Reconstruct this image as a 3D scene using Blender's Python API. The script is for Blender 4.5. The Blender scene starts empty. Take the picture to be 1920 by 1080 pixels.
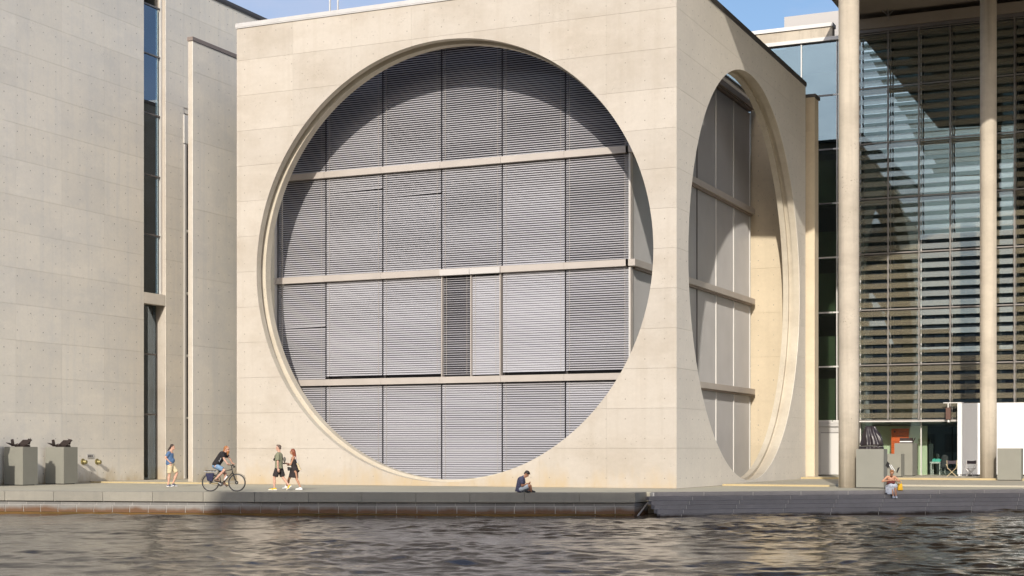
import bpy, bmesh, math, random
import numpy as np
from mathutils import Vector, Matrix
random.seed(7); rng = np.random.RandomState(5)
scn = bpy.context.scene
COL = scn.collection
R = math.radians
# ------------------------------------------------------------------ camera
# world frame: X runs along the building's river front, Y away from the river, Z up; deck level is z = 0
F = 2892.0; HZ = 847.0; CAMH = 1.55; YAW = math.atan(1305/2892)
ca, sa = math.cos(YAW), math.sin(YAW)
cam = bpy.data.cameras.new('camera'); cam_o = bpy.data.objects.new('camera', cam); COL.objects.link(cam_o)
cam.sensor_width = 36; cam.lens = 36*F/1920; cam.shift_y = (HZ-540)/1920
cam.clip_start = 0.5; cam.clip_end = 6000
cam_o.location = (0, 0, CAMH); cam_o.rotation_euler = (R(90), 0, YAW)
scn.camera = cam_o
# ------------------------------------------------------------------ sun and sky
SU, SZ = 0.275, 0.495                       # sunlight travels (-SU, 1, -SZ)
sdir = Vector((-SU, 1, -SZ)).normalized()
SUN_EL = math.asin(-sdir.z)
sun = bpy.data.lights.new('sun', 'SUN'); sun.energy = 3.0; sun.angle = R(0.45); sun.color = (1.0, 0.93, 0.82)
sun_o = bpy.data.objects.new('sun', sun); COL.objects.link(sun_o)
sun_o.rotation_euler = sdir.to_track_quat('-Z', 'Y').to_euler(); sun_o.location = (30, -60, 60)
w = bpy.data.worlds.new('World'); scn.world = w; w.use_nodes = True
nt = w.node_tree; nt.nodes.clear()
sky = nt.nodes.new('ShaderNodeTexSky'); sky.sky_type = 'NISHITA'; sky.sun_disc = False
sky.sun_elevation = SUN_EL; sky.sun_rotation = math.atan2(SU, -1.0) % (2*math.pi)
sky.altitude = 50; sky.air_density = 1.0; sky.dust_density = 3.2; sky.ozone_density = 3.0
tc = nt.nodes.new('ShaderNodeTexCoord'); mp = nt.nodes.new('ShaderNodeMapping'); mp.inputs['Scale'].default_value = (2.2, 2.2, 5.0); mp.inputs['Location'].default_value = (0.7, 0.3, 0.0)
nz = nt.nodes.new('ShaderNodeTexNoise'); nz.inputs['Scale'].default_value = 1.6; nz.inputs['Detail'].default_value = 7; nz.inputs['Roughness'].default_value = 0.6
rp = nt.nodes.new('ShaderNodeValToRGB'); rp.color_ramp.elements[0].position = 0.46; rp.color_ramp.elements[1].position = 0.74
rp.color_ramp.elements[0].color = (0, 0, 0, 1); rp.color_ramp.elements[1].color = (0.9, 0.9, 0.9, 1)
mx = nt.nodes.new('ShaderNodeMix'); mx.data_type = 'RGBA'; mx.inputs[7].default_value = (3.3, 3.7, 4.9, 1)
bg = nt.nodes.new('ShaderNodeBackground'); bg.inputs[1].default_value = 0.132
out = nt.nodes.new('ShaderNodeOutputWorld')
L = nt.links.new
L(tc.outputs['Generated'], mp.inputs[0]); L(mp.outputs[0], nz.inputs[0]); L(nz.outputs[0], rp.inputs[0])
L(sky.outputs[0], mx.inputs[6]); L(rp.outputs[0], mx.inputs[0]); L(mx.outputs[2], bg.inputs[0]); L(bg.outputs[0], out.inputs[0])
vs = scn.view_settings; vs.view_transform = 'Standard'; vs.look = 'None'; vs.gamma = 1; vs.use_curve_mapping = False
vs.exposure = 0.36
scn.render.engine = 'CYCLES'
scn.cycles.max_bounces = 8; scn.cycles.transparent_max_bounces = 16; scn.cycles.glossy_bounces = 4
scn.cycles.caustics_reflective = False; scn.cycles.caustics_refractive = False

# ------------------------------------------------------------------ helpers
def at(px, py, z=0.0):
    """where the sight line through a photo pixel meets the level z"""
    Z = (CAMH-z)*F/(py-HZ); X = (px-960)/F*Z
    return Vector((X*ca-Z*sa, X*sa+Z*ca, z))
def xform(o, u, v, z=0): o.location = (u, v, z)
def link(name, me, mat=None, parent=None, **kw):
    o = bpy.data.objects.new(name, me); COL.objects.link(o)
    if mat and me is not None and len(me.materials) == 0: me.materials.append(mat)
    if parent: o.parent = parent
    for k, v in kw.items(): o[k] = v
    return o
def mesh(name, vs_, fs_, smooth=False):
    me = bpy.data.meshes.new(name); me.from_pydata([tuple(v) for v in vs_], [], fs_); me.update()
    if smooth: me.polygons.foreach_set('use_smooth', [True]*len(me.polygons))
    return me
def root(name, label, cat, loc=(0, 0, 0), rz=0.0, group=None):
    o = bpy.data.objects.new(name, None); COL.objects.link(o); o.empty_display_size = 0.3
    o.location = loc; o.rotation_euler = (0, 0, rz); o['label'] = label; o['category'] = cat
    if group: o['group'] = group
    return o
def tag(o, label, cat, group=None):
    o['label'] = label; o['category'] = cat
    if group: o['group'] = group
    return o
class MB:
    def __init__(s): s.v = []; s.f = []
    def box(s, x0, x1, y0, y1, z0, z1):
        n = len(s.v)
        s.v += [(x0,y0,z0),(x1,y0,z0),(x1,y1,z0),(x0,y1,z0),(x0,y0,z1),(x1,y0,z1),(x1,y1,z1),(x0,y1,z1)]
        s.f += [(n,n+3,n+2,n+1),(n+4,n+5,n+6,n+7),(n,n+1,n+5,n+4),(n+1,n+2,n+6,n+5),(n+2,n+3,n+7,n+6),(n+3,n,n+4,n+7)]
        return s
    def prism(s, pts, z0, z1):
        n = len(s.v); k = len(pts)
        s.v += [(p[0],p[1],z0) for p in pts] + [(p[0],p[1],z1) for p in pts]
        s.f += [tuple(range(n+k-1, n-1, -1)), tuple(range(n+k, n+2*k))]
        s.f += [(n+i, n+(i+1)%k, n+k+(i+1)%k, n+k+i) for i in range(k)]
        return s
    def quad(s, a, b, c, d):
        n = len(s.v); s.v += [tuple(a), tuple(b), tuple(c), tuple(d)]; s.f.append((n,n+1,n+2,n+3)); return s
    def hexa(s, pts):     # 8 points: bottom ring, top ring
        n = len(s.v); s.v += [tuple(p) for p in pts]
        s.f += [(n,n+3,n+2,n+1),(n+4,n+5,n+6,n+7),(n,n+1,n+5,n+4),(n+1,n+2,n+6,n+5),(n+2,n+3,n+7,n+6),(n+3,n,n+4,n+7)]
        return s
    def plate(s, a, b, c, d, t):     # a flat plate a,b,c,d with thickness t
        a, b, c, d = map(Vector, (a, b, c, d)); nn = (b-a).cross(d-a).normalized()*t
        return s.hexa([a, b, c, d, a+nn, b+nn, c+nn, d+nn])
    def tube(s, pts, rad, seg=8, closed=False, caps=True):
        pts = [Vector(p) for p in pts]; k = len(pts); n0 = len(s.v)
        rad = rad if isinstance(rad, (list, tuple)) else [rad]*k
        up = None
        for i, p in enumerate(pts):
            if closed: t = pts[(i+1) % k]-pts[i-1]
            else: t = pts[min(i+1, k-1)]-pts[max(i-1, 0)]
            t.normalize()
            if up is None:
                up = Vector((0, 0, 1)) if abs(t.z) < 0.9 else Vector((1, 0, 0))
            a = t.cross(up).normalized(); b = a.cross(t).normalized(); up = b
            for j in range(seg):
                an = 2*math.pi*j/seg; q = p+(a*math.cos(an)+b*math.sin(an))*rad[i]; s.v.append(tuple(q))
        for i in range(k if closed else k-1):
            for j in range(seg):
                s.f.append((n0+i*seg+j, n0+i*seg+(j+1) % seg, n0+((i+1) % k)*seg+(j+1) % seg, n0+((i+1) % k)*seg+j))
        if not closed and caps:
            s.f.append(tuple(n0+j for j in range(seg-1, -1, -1))); s.f.append(tuple(n0+(k-1)*seg+j for j in range(seg)))
        return s
    def cone(s, p0, p1, r0, r1, seg=12, flat=1.0, axis=None, rnd=True):   # tapered limb with round ends
        p0, p1 = Vector(p0), Vector(p1); t = (p1-p0); Ln = t.length; t.normalize()
        ref = Vector(axis) if axis is not None else (Vector((0, 1, 0)) if abs(t.y) < 0.9 else Vector((1, 0, 0)))
        a = (ref - t*ref.dot(t)).normalized(); b = t.cross(a).normalized(); n0 = len(s.v)
        prof = []
        if rnd: prof += [(-r0*math.cos(q), r0*math.sin(q)) for q in (0.35, 0.8, 1.2)]
        prof += [(0, r0), (Ln, r1)]
        if rnd: prof += [(Ln+r1*math.cos(q), r1*math.sin(q)) for q in (1.2, 0.8, 0.35)]
        for d, rr in prof:
            for j in range(seg):
                an = 2*math.pi*j/seg; s.v.append(tuple(p0+t*d+(a*math.cos(an)*flat+b*math.sin(an))*rr))
        k = len(prof)
        for i in range(k-1):
            for j in range(seg):
                s.f.append((n0+i*seg+j, n0+i*seg+(j+1) % seg, n0+(i+1)*seg+(j+1) % seg, n0+(i+1)*seg+j))
        s.f.append(tuple(n0+j for j in range(seg-1, -1, -1))); s.f.append(tuple(n0+(k-1)*seg+j for j in range(seg)))
        return s
    def ell(s, c, r, rot=0.0, seg=14, rings=9):     # ellipsoid, rot about Y
        n0 = len(s.v); c = Vector(c); M = Matrix.Rotation(rot, 3, 'Y')
        for i in range(1, rings):
            th = math.pi*i/rings
            for j in range(seg):
                an = 2*math.pi*j/seg
                s.v.append(tuple(c+M@Vector((r[0]*math.sin(th)*math.cos(an), r[1]*math.sin(th)*math.sin(an), r[2]*math.cos(th)))))
        for i in range(rings-2):
            for j in range(seg):
                s.f.append((n0+i*seg+j, n0+(i+1)*seg+j, n0+(i+1)*seg+(j+1) % seg, n0+i*seg+(j+1) % seg))
        s.v.append(tuple(c+M@Vector((0, 0, r[2])))); s.v.append(tuple(c+M@Vector((0, 0, -r[2])))); a = len(s.v)-2
        for j in range(seg):
            s.f.append((n0+j, n0+(j+1) % seg, a)); q = n0+(rings-2)*seg; s.f.append((q+(j+1) % seg, q+j, a+1))
        return s
    def build(s, name, mat, parent=None, smooth=False, **kw):
        return link(name, mesh(name, s.v, s.f, smooth), mat, parent, **kw)
    def blob(s, name, mat, parent=None, vox=0.009, it=4, **kw):   # weld the overlapping shapes into one skin
        o = link('tmp', mesh(name, s.v, s.f), None)
        m = o.modifiers.new('r', 'REMESH'); m.mode = 'VOXEL'; m.voxel_size = vox
        m = o.modifiers.new('s', 'SMOOTH'); m.iterations = it; m.factor = 0.5
        dg = bpy.context.evaluated_depsgraph_get(); me = bpy.data.meshes.new_from_object(o.evaluated_get(dg))
        bpy.data.objects.remove(o); me.name = name
        me.polygons.foreach_set('use_smooth', [True]*len(me.polygons))
        me.materials.clear()
        return link(name, me, mat, parent, **kw)

# ------------------------------------------------------------------ materials
def base_mat(name):
    m = bpy.data.materials.new(name); m.use_nodes = True
    return m, m.node_tree.nodes, m.node_tree.links, m.node_tree.nodes['Principled BSDF']
def pmat(name, col, rough=0.6, metal=0.0, spec=0.5, noise=0.0, nscale=8.0, bump=0.0, coat=0.0):
    m, N, Lk, b = base_mat(name)
    b.inputs['Base Color'].default_value = (*col, 1); b.inputs['Roughness'].default_value = rough
    b.inputs['Metallic'].default_value = metal; b.inputs['Specular IOR Level'].default_value = spec
    if coat: b.inputs['Coat Weight'].default_value = coat
    if noise or bump:
        g = N.new('ShaderNodeNewGeometry'); n = N.new('ShaderNodeTexNoise'); n.inputs['Scale'].default_value = nscale; n.inputs['Detail'].default_value = 6
        Lk.new(g.outputs['Position'], n.inputs['Vector'])
        if noise:
            mr = N.new('ShaderNodeMapRange'); mr.inputs['From Min'].default_value = 0.3; mr.inputs['From Max'].default_value = 0.7
            mr.inputs['To Min'].default_value = 1-noise; mr.inputs['To Max'].default_value = 1+noise
            mu = N.new('ShaderNodeVectorMath'); mu.operation = 'SCALE'; mu.inputs[0].default_value = col
            Lk.new(n.outputs[0], mr.inputs[0]); Lk.new(mr.outputs[0], mu.inputs['Scale']); Lk.new(mu.outputs[0], b.inputs['Base Color'])
        if bump:
            bp = N.new('ShaderNodeBump'); bp.inputs['Strength'].default_value = bump; bp.inputs['Distance'].default_value = 0.02
            Lk.new(n.outputs[0], bp.inputs['Height']); Lk.new(bp.outputs[0], b.inputs['Normal'])
    return m
def concrete(name, col, dark, blotch=0.5, streak=0.35, rnd=0.08, stain=None, stain_z=(0, 1), bump=0.15, pits=0.5):
    """cast concrete: clouds, vertical run marks, pits, a little tint per pour"""
    m, N, Lk, b = base_mat(name)
    b.inputs['Roughness'].default_value = 0.85; b.inputs['Specular IOR Level'].default_value = 0.25
    g = N.new('ShaderNodeNewGeometry')
    def noise(scale, vec, det=5, rough=0.55):
        n = N.new('ShaderNodeTexNoise'); n.inputs['Scale'].default_value = scale; n.inputs['Detail'].default_value = det; n.inputs['Roughness'].default_value = rough
        mpn = N.new('ShaderNodeMapping'); mpn.inputs['Scale'].default_value = vec
        Lk.new(g.outputs['Position'], mpn.inputs[0]); Lk.new(mpn.outputs[0], n.inputs['Vector']); return n.outputs[0]
    def ramp(fac, p0, p1, lo=0.0, hi=1.0):
        r_ = N.new('ShaderNodeMapRange'); r_.inputs[1].default_value = p0; r_.inputs[2].default_value = p1; r_.inputs[3].default_value = lo; r_.inputs[4].default_value = hi
        Lk.new(fac, r_.inputs[0]); return r_.outputs[0]
    def mix(fac, c1, c2, mode='MIX'):
        x = N.new('ShaderNodeMix'); x.data_type = 'RGBA'; x.blend_type = mode
        for inp, c in ((6, c1), (7, c2)):
            if isinstance(c, tuple): x.inputs[inp].default_value = (*c, 1)
            else: Lk.new(c, x.inputs[inp])
        if isinstance(fac, float): x.inputs[0].default_value = fac
        else: Lk.new(fac, x.inputs[0])
        return x.outputs[2]
    cloud = ramp(noise(0.35, (1, 1, 1.6), 8, 0.62), 0.42, 0.72, 0, blotch)
    c = mix(cloud, col, dark)
    st = ramp(noise(1.0, (2.6, 2.6, 0.12), 6, 0.6), 0.5, 0.8, 0, streak)
    c = mix(st, c, dark)
    lite = ramp(noise(0.8, (1, 1, 2.5), 7, 0.6), 0.55, 0.75, 0, 0.35)
    c = mix(lite, c, tuple(min(1, q*1.14) for q in col))
    fine = ramp(noise(7, (1, 1, 1), 5, 0.7), 0.3, 0.7, 0.965, 1.03)
    sc = N.new('ShaderNodeVectorMath'); sc.operation = 'SCALE'; Lk.new(c, sc.inputs[0]); Lk.new(fine, sc.inputs['Scale']); c = sc.outputs[0]
    pit = ramp(noise(11, (1, 1, 1.3), 4, 0.6), 0.60, 0.68, 0, pits)
    band = ramp(noise(0.55, (1, 1, 2.2), 3, 0.5), 0.55, 0.68, 0, 1)
    pm = N.new('ShaderNodeMath'); pm.operation = 'MULTIPLY'; Lk.new(pit, pm.inputs[0]); Lk.new(band, pm.inputs[1])
    c = mix(pm.outputs[0], c, tuple(q*0.55 for q in dark))
    oi = N.new('ShaderNodeObjectInfo'); rr = ramp(oi.outputs['Random'], 0, 1, 1-rnd, 1+rnd*0.6)
    sc = N.new('ShaderNodeVectorMath'); sc.operation = 'SCALE'; Lk.new(c, sc.inputs[0]); Lk.new(rr, sc.inputs['Scale']); c = sc.outputs[0]
    if stain:
        sp = N.new('ShaderNodeSeparateXYZ'); Lk.new(g.outputs['Position'], sp.inputs[0])
        ad = N.new('ShaderNodeMath'); ad.operation = 'ADD'; nn_ = ramp(noise(1.2, (1, 1, 0.5), 6, 0.6), 0.3, 0.7, -0.5*(stain_z[1]-stain_z[0]), 0.5*(stain_z[1]-stain_z[0]))
        Lk.new(sp.outputs[2], ad.inputs[0]); Lk.new(nn_, ad.inputs[1])
        f = ramp(ad.outputs[0], stain_z[1], stain_z[0], 0, 1)
        c = mix(f, c, stain)
    Lk.new(c, b.inputs['Base Color'])
    bp = N.new('ShaderNodeBump'); bp.inputs['Strength'].default_value = bump; bp.inputs['Distance'].default_value = 0.02
    Lk.new(noise(5, (1, 1, 1), 8, 0.65), bp.inputs['Height']); Lk.new(bp.outputs[0], b.inputs['Normal'])
    return m
def glassmat(name, tint, refl=0.35, rtint=(0.8, 0.9, 0.95), rough=0.01, milk=0.0, milkcol=(0.6, 0.62, 0.5)):
    """coated building glass: part mirror, part clear tinted, optionally a fritted (diffuse) share"""
    m = bpy.data.materials.new(name); m.use_nodes = True; N = m.node_tree.nodes; Lk = m.node_tree.links; N.clear()
    t = N.new('ShaderNodeBsdfTransparent'); t.inputs[0].default_value = (*tint, 1)
    gl = N.new('ShaderNodeBsdfGlossy'); gl.inputs[0].default_value = (*rtint, 1); gl.inputs['Roughness'].default_value = rough
    fr = N.new('ShaderNodeFresnel'); fr.inputs[0].default_value = 1.5
    mr = N.new('ShaderNodeMapRange'); mr.inputs[3].default_value = refl; mr.inputs[4].default_value = 1.0
    Lk.new(fr.outputs[0], mr.inputs[0])
    x = N.new('ShaderNodeMixShader'); o = N.new('ShaderNodeOutputMaterial')
    base = t.outputs[0]
    if milk:
        d = N.new('ShaderNodeBsdfDiffuse'); d.inputs[0].default_value = (*milkcol, 1); x2 = N.new('ShaderNodeMixShader'); x2.inputs[0].default_value = milk
        Lk.new(t.outputs[0], x2.inputs[1]); Lk.new(d.outputs[0], x2.inputs[2]); base = x2.outputs[0]
    Lk.new(mr.outputs[0], x.inputs[0]); Lk.new(base, x.inputs[1]); Lk.new(gl.outputs[0], x.inputs[2]); Lk.new(x.outputs[0], o.inputs[0])
    return m

M = {}
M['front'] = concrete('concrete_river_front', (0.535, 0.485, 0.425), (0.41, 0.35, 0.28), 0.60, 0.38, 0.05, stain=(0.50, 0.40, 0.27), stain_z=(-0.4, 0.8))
M['side'] = concrete('concrete_side_lifted', (0.80, 0.74, 0.65), (0.68, 0.63, 0.56), 0.45, 0.25, 0.03)  # same cube concrete, lightened in colour to stand in for skylight
M['left'] = concrete('concrete_weathered_lifted', (0.84, 0.785, 0.69), (0.70, 0.675, 0.63), 0.75, 0.7, 0.045, stain=(0.60, 0.50, 0.34), stain_z=(-0.3, 0.7))  # weathering marks over a base lightened in colour, standing in for ambient light
M['rim'] = concrete('concrete_rim', (0.62, 0.56, 0.46), (0.42, 0.36, 0.28), 0.6, 0.3, 0.0)
M['backwall'] = concrete('concrete_back_wall_lifted', (0.68, 0.58, 0.43), (0.52, 0.43, 0.31), 0.4, 0.3, 0.04)  # yellower concrete, also lightened in colour in place of bounced light
M['column'] = concrete('concrete_column', (0.56, 0.495, 0.405), (0.36, 0.31, 0.25), 0.6, 0.8, 0.0, bump=0.5, pits=0.8)
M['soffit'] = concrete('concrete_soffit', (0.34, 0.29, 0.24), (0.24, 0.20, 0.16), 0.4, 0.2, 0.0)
M['core'] = pmat('quay_core_dark', (0.22, 0.19, 0.15), 0.9)  # plain dark colour of the quay core
M['plug'] = pmat('tie_hole', (0.30, 0.27, 0.235), 0.9)
M['cap'] = pmat('metal_coping', (0.62, 0.60, 0.58), 0.5, 0.3, noise=0.06, nscale=1.5)
M['capdark'] = pmat('dark_coping', (0.10, 0.09, 0.085), 0.5, 0.3)
M['deck'] = concrete('deck_paving', (0.46, 0.43, 0.34), (0.34, 0.32, 0.26), 0.6, 0.0, 0.0, bump=0.1)
M['platform'] = concrete('platform_paving', (0.48, 0.44, 0.35), (0.38, 0.35, 0.28), 0.5, 0.0, 0.0, bump=0.1)
M['kerb'] = concrete('kerb_edge', (0.52, 0.42, 0.24), (0.36, 0.29, 0.17), 0.5, 0.3, 0.0)
M['coping'] = concrete('quay_coping', (0.335, 0.312, 0.262), (0.235, 0.225, 0.20), 0.6, 0.5, 0.08)
M['thin'] = concrete('quay_thin_stone', (0.27, 0.26, 0.25), (0.19, 0.185, 0.18), 0.6, 0.5, 0.14)
M['quay'] = concrete('quay_stone', (0.30, 0.285, 0.265), (0.20, 0.19, 0.18), 0.6, 0.6, 0.12, stain=(0.17, 0.095, 0.055), stain_z=(-0.72, -0.57), bump=0.4)
M['algae'] = concrete('algae_ledge', (0.17, 0.095, 0.03), (0.07, 0.06, 0.02), 0.9, 0.2, 0.0, stain=(0.02, 0.015, 0.01), stain_z=(-0.97, -0.90), bump=1.0)
M['mortar'] = pmat('mortar', (0.55, 0.53, 0.50), 0.9, noise=0.2, nscale=4)
M['step'] = concrete('step_stone', (0.25, 0.235, 0.235), (0.17, 0.16, 0.16), 0.6, 0.5, 0.10)
M['steplow'] = concrete('step_stone_wet', (0.25, 0.235, 0.235), (0.17, 0.16, 0.16), 0.6, 0.5, 0.10, stain=(0.04, 0.03, 0.025), stain_z=(-0.86, -0.76))
M['slat'] = pmat('blind_slat', (0.53, 0.52, 0.55), 0.42, 0.3)
M['ledge'] = pmat('facade_ledge', (0.50, 0.45, 0.41), 0.5, 0.2, noise=0.05, nscale=1.0)
M['ledgebright'] = pmat('facade_ledge_bright', (0.58, 0.55, 0.53), 0.45, 0.1)
M['ledgedark'] = pmat('facade_ledge_dark', (0.26, 0.21, 0.185), 0.5, 0.2)
M['panel'] = pmat('aluminium_cladding', (0.46, 0.45, 0.45), 0.45, 0.45, noise=0.04, nscale=0.8)
M['frame'] = pmat('window_frame', (0.20, 0.185, 0.18), 0.45, 0.4)
M['framelite'] = pmat('pale_frame', (0.72, 0.70, 0.67), 0.45, 0.2)
M['darkglass'] = pmat('dark_pane', (0.085, 0.08, 0.09), 0.04, 0.0, 0.6)
M['bronzeglass'] = glassmat('window_glass', (0.74, 0.79, 0.76), 0.22, (0.70, 0.85, 1.0))
M['curtain'] = glassmat('curtain_wall_glass', (0.58, 0.62, 0.58), 0.46, (0.52, 0.65, 0.72))
M['curtain2'] = glassmat('plain_curtain_glass', (0.70, 0.76, 0.70), 0.34, (0.50, 0.62, 0.70))
M['clear'] = glassmat('ground_floor_glass', (0.95, 0.99, 0.96), 0.06, (0.7, 0.95, 0.95))
M['louvre'] = glassmat('louvre_glass', (0.74, 0.77, 0.75), 0.10, (0.55, 0.68, 0.74), milk=0.19, milkcol=(0.58, 0.50, 0.36))
M['interior'] = pmat('interior_dark', (0.085, 0.085, 0.07), 0.9, noise=0.3, nscale=0.6)
M['slab'] = pmat('interior_slab', (0.16, 0.16, 0.14), 0.9)
M['green'] = pmat('interior_pale_green_wall', (0.60, 0.68, 0.50), 0.8, noise=0.06, nscale=1)
M['panellifted'] = pmat('interior_green_lifted', (0.66, 0.80, 0.54), 0.8, noise=0.15, nscale=1)  # green lightened in colour, standing in for room light behind the glass
M['white'] = pmat('white_paint', (0.82, 0.82, 0.83), 0.6)
M['steel'] = pmat('steel_post', (0.50, 0.48, 0.46), 0.4, 0.5)
M['louvresteel'] = pmat('louvre_steel_darkened', (0.26, 0.24, 0.225), 0.45, 0.4)  # steel darkened in colour, standing in for shade under the canopy
M['plinth'] = pmat('grey_plinth_paint', (0.245, 0.24, 0.205), 0.75, noise=0.03, nscale=2)
M['black'] = pmat('black_plastic', (0.02, 0.018, 0.018), 0.35)
M['bronze'] = pmat('dark_bronze', (0.055, 0.040, 0.038), 0.4, 0.6, noise=0.2, nscale=9)
M['brass'] = pmat('brass_cap', (0.42, 0.36, 0.17), 0.4, 0.6)
M['tarp'] = pmat('black_tarp', (0.028, 0.020, 0.022), 0.36, 0, 0.5, bump=0.4, nscale=10)

# ------------------------------------------------------------------ water, deck and other ground
def structure(o): o['kind'] = 'structure'; return o
def bank(t):      # quay edge as a gentle curve, t = X
    pts = [(-130, 28), (-80, 40.5), (-60, 44.0), (-43.5, 47.3), (-33.9, 49.6), (-26.5, 52.3), (-19.8, 55.1)]
    xs = [p[0] for p in pts]; ys = [p[1] for p in pts]
    return float(np.interp(t, xs, ys))
WZ = -0.93
# wavy water: sum of directional ripples
WSLOPE = 0.125
def make_water():
    x0, x1, y0, y1, st = -52, 9, 22.5, 68.5, 0.072
    nx, ny = int((x1-x0)/st)+1, int((y1-y0)/st)+1
    X, Y = np.meshgrid(np.linspace(x0, x1, nx), np.linspace(y0, y1, ny))
    Zz = np.zeros_like(X); r = np.random.RandomState(11)
    wx = X+0.5*np.sin(0.21*Y+1)+0.35*np.sin(0.33*X+0.2*Y); wy = Y+0.5*np.sin(0.17*X+2)+0.3*np.sin(0.41*Y-0.1*X)
    E = np.zeros_like(X)
    for i in range(14):
        kx, ky = r.randn()*0.22, r.randn()*0.6; E += np.sin((kx*ca-ky*sa)*X+(kx*sa+ky*ca)*Y+r.rand()*6.28)
    E = 0.55+0.85*np.clip(0.5+E/5.5, 0, 1)
    for i in range(84):
        lam = 0.30*(3.0/0.30)**r.rand(); k = 2*math.pi/lam
        th = R(-66)+r.randn()*0.5; amp = 0.0068*lam**0.9*(0.6+0.8*r.rand())
        ph = k*(wx*math.cos(th)+wy*math.sin(th))+r.rand()*6.28
        env = 0.55+0.45*np.sin(0.23*X*r.rand()+0.31*Y*r.rand()+r.rand()*6.28)
        s_ = np.sin(ph); wv = amp*env*(s_+0.8*s_*s_)
        Zz += wv*E
    gy, gx_ = np.gradient(Zz, st); Zz *= WSLOPE/math.sqrt(float((gx_**2+gy**2).mean()))
    vco = np.stack([X, Y, Zz+WZ-0.02], -1).reshape(-1, 3)
    idx = np.arange(nx*ny).reshape(ny, nx)
    q = np.stack([idx[:-1, :-1], idx[:-1, 1:], idx[1:, 1:], idx[1:, :-1]], -1).reshape(-1, 4)
    me = bpy.data.meshes.new('river_water'); me.vertices.add(len(vco)); me.vertices.foreach_set('co', vco.ravel())
    me.loops.add(q.size); me.loops.foreach_set('vertex_index', q.ravel()); me.polygons.add(len(q))
    me.polygons.foreach_set('loop_start', np.arange(0, q.size, 4)); me.polygons.foreach_set('loop_total', np.full(len(q), 4))
    me.polygons.foreach_set('use_smooth', np.ones(len(q), bool)); me.update(); me.validate()
    return me
m, N, Lk, b = base_mat('river_water')
b.inputs['Base Color'].default_value = (0.062, 0.040, 0.024, 1); b.inputs['Roughness'].default_value = 0.02; b.inputs['IOR'].default_value = 1.333
b.inputs['Specular IOR Level'].default_value = 1.0
g = N.new('ShaderNodeNewGeometry'); mpn = N.new('ShaderNodeMapping'); mpn.inputs['Rotation'].default_value = (0, 0, R(24)); mpn.inputs['Scale'].default_value = (0.8, 1.7, 1)
n1 = N.new('ShaderNodeTexNoise'); n1.inputs['Scale'].default_value = 8.0; n1.inputs['Detail'].default_value = 6; n1.inputs['Roughness'].default_value = 0.62; n1.inputs['Distortion'].default_value = 0.6
bp = N.new('ShaderNodeBump'); bp.inputs['Strength'].default_value = 0.75; bp.inputs['Distance'].default_value = 0.008
Lk.new(g.outputs['Position'], mpn.inputs[0]); Lk.new(mpn.outputs[0], n1.inputs['Vector']); Lk.new(n1.outputs[0], bp.inputs['Height']); Lk.new(bp.outputs[0], b.inputs['Normal'])
M['water'] = m
structure(link('river_water', make_water(), M['water']))
far = MB().quad((-900, -900, WZ-0.25), (900, -900, WZ-0.25), (900, 400, WZ-0.25), (-900, 400, WZ-0.25)).build('river_bed_water', M['water']); structure(far)
# steps frame
SD = Vector((0.756, 0.654, 0)).normalized(); SN = Vector((SD.y, -SD.x, 0)); S0 = Vector((-19.55, 55.75, 0)); SLEN = 48
Sfar = S0+SD*SLEN
deckpts = [(-900, 28)]+[(t, bank(t)+0.3) for t in (-130, -80, -60, -43.5, -33.9, -26.5)]+[(-20.1, 55.25), (-20.0, 56.4), tuple((S0-SN*0.35+SD*0.6)[:2]), tuple((Sfar-SN*0.35)[:2]), (900, Sfar.y), (900, 900), (-900, 900)]
structure(MB().prism(deckpts, -0.36, -0.004).build('quay_deck', M['deck']))
structure(MB().prism([(p[0], p[1]+0.25) for p in deckpts], -6, -0.37).build('quay_core', M['core']))
# low raised platforms with their pale edge strips
def platform(name, x0, x1, y0, y1, z, zb=-0.05):
    o = structure(MB().box(x0, x1, y0+0.06, y1, zb, z).build(name, M['platform']))
    MB().box(x0, x1, y0, y0+0.057, zb, z+0.004).build('kerb_edge', M['kerb'], o); return o
platform('raised_paving', -75, -42.56, 61.5, 90, 0.07)
platform('raised_paving', -20.2, -15.3, 68.1, 83, 0.075)
structure(MB().box(-15.25, 60, 70.5, 83, -0.05, 0.072).build('raised_paving', M['platform']))
platform('raised_paving', -20.2, 60, 83.0, 110, 0.17)

# quay wall: coping stones, thin course, large stones, algae ledge
qw = root('quay_wall', 'stone quay wall with long coping slabs and rust stained blocks above the river', 'quay wall', (-31, 51, 0))
qw.location = (0, 0, 0)
def run_blocks(name, x_from, x_to, length, z0, z1, off, depth, gap, mat, jit=0.0, parent=qw):
    out_ = []; t = x_to
    while t > x_from:
        dxy = Vector((1, (bank(t-0.3)-bank(t-0.9))/0.6 if t < -20.5 else 0.41, 0)).normalized()
        L_ = length*(1+jit*(random.random()-0.5)); t2 = t-L_*dxy.x
        a = Vector((t2+gap, bank(t2+gap), 0)); b_ = Vector((t, bank(t), 0)); d = (b_-a).normalized(); n = Vector((d.y, -d.x, 0))
        o = off+random.uniform(-1, 1)*jit*0.03
        p = [a+n*o, b_+n*o, b_-n*depth, a-n*depth]
        me = MB().hexa([(q.x, q.y, z0) for q in p]+[(q.x, q.y, z1) for q in p])
        out_.append(me.build(name, mat, parent)); t = t2
    return out_
run_blocks('coping_stone', -64, -19.8, 2.07, -0.37, 0.0, 0.10, 0.42, 0.014, M['coping'])
run_blocks('thin_stone', -62, -19.8, 0.75, -0.515, -0.395, 0.0, 0.35, 0.016, M['thin'], 0.05)
run_blocks('quay_stone', -62, -19.8, 0.75, -0.80, -0.53, 0.02, 0.35, 0.028, M['quay'], 0.10)
mm = MB()
ts = np.arange(-64, -19.8, 0.5).tolist()+[-19.82]
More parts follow.
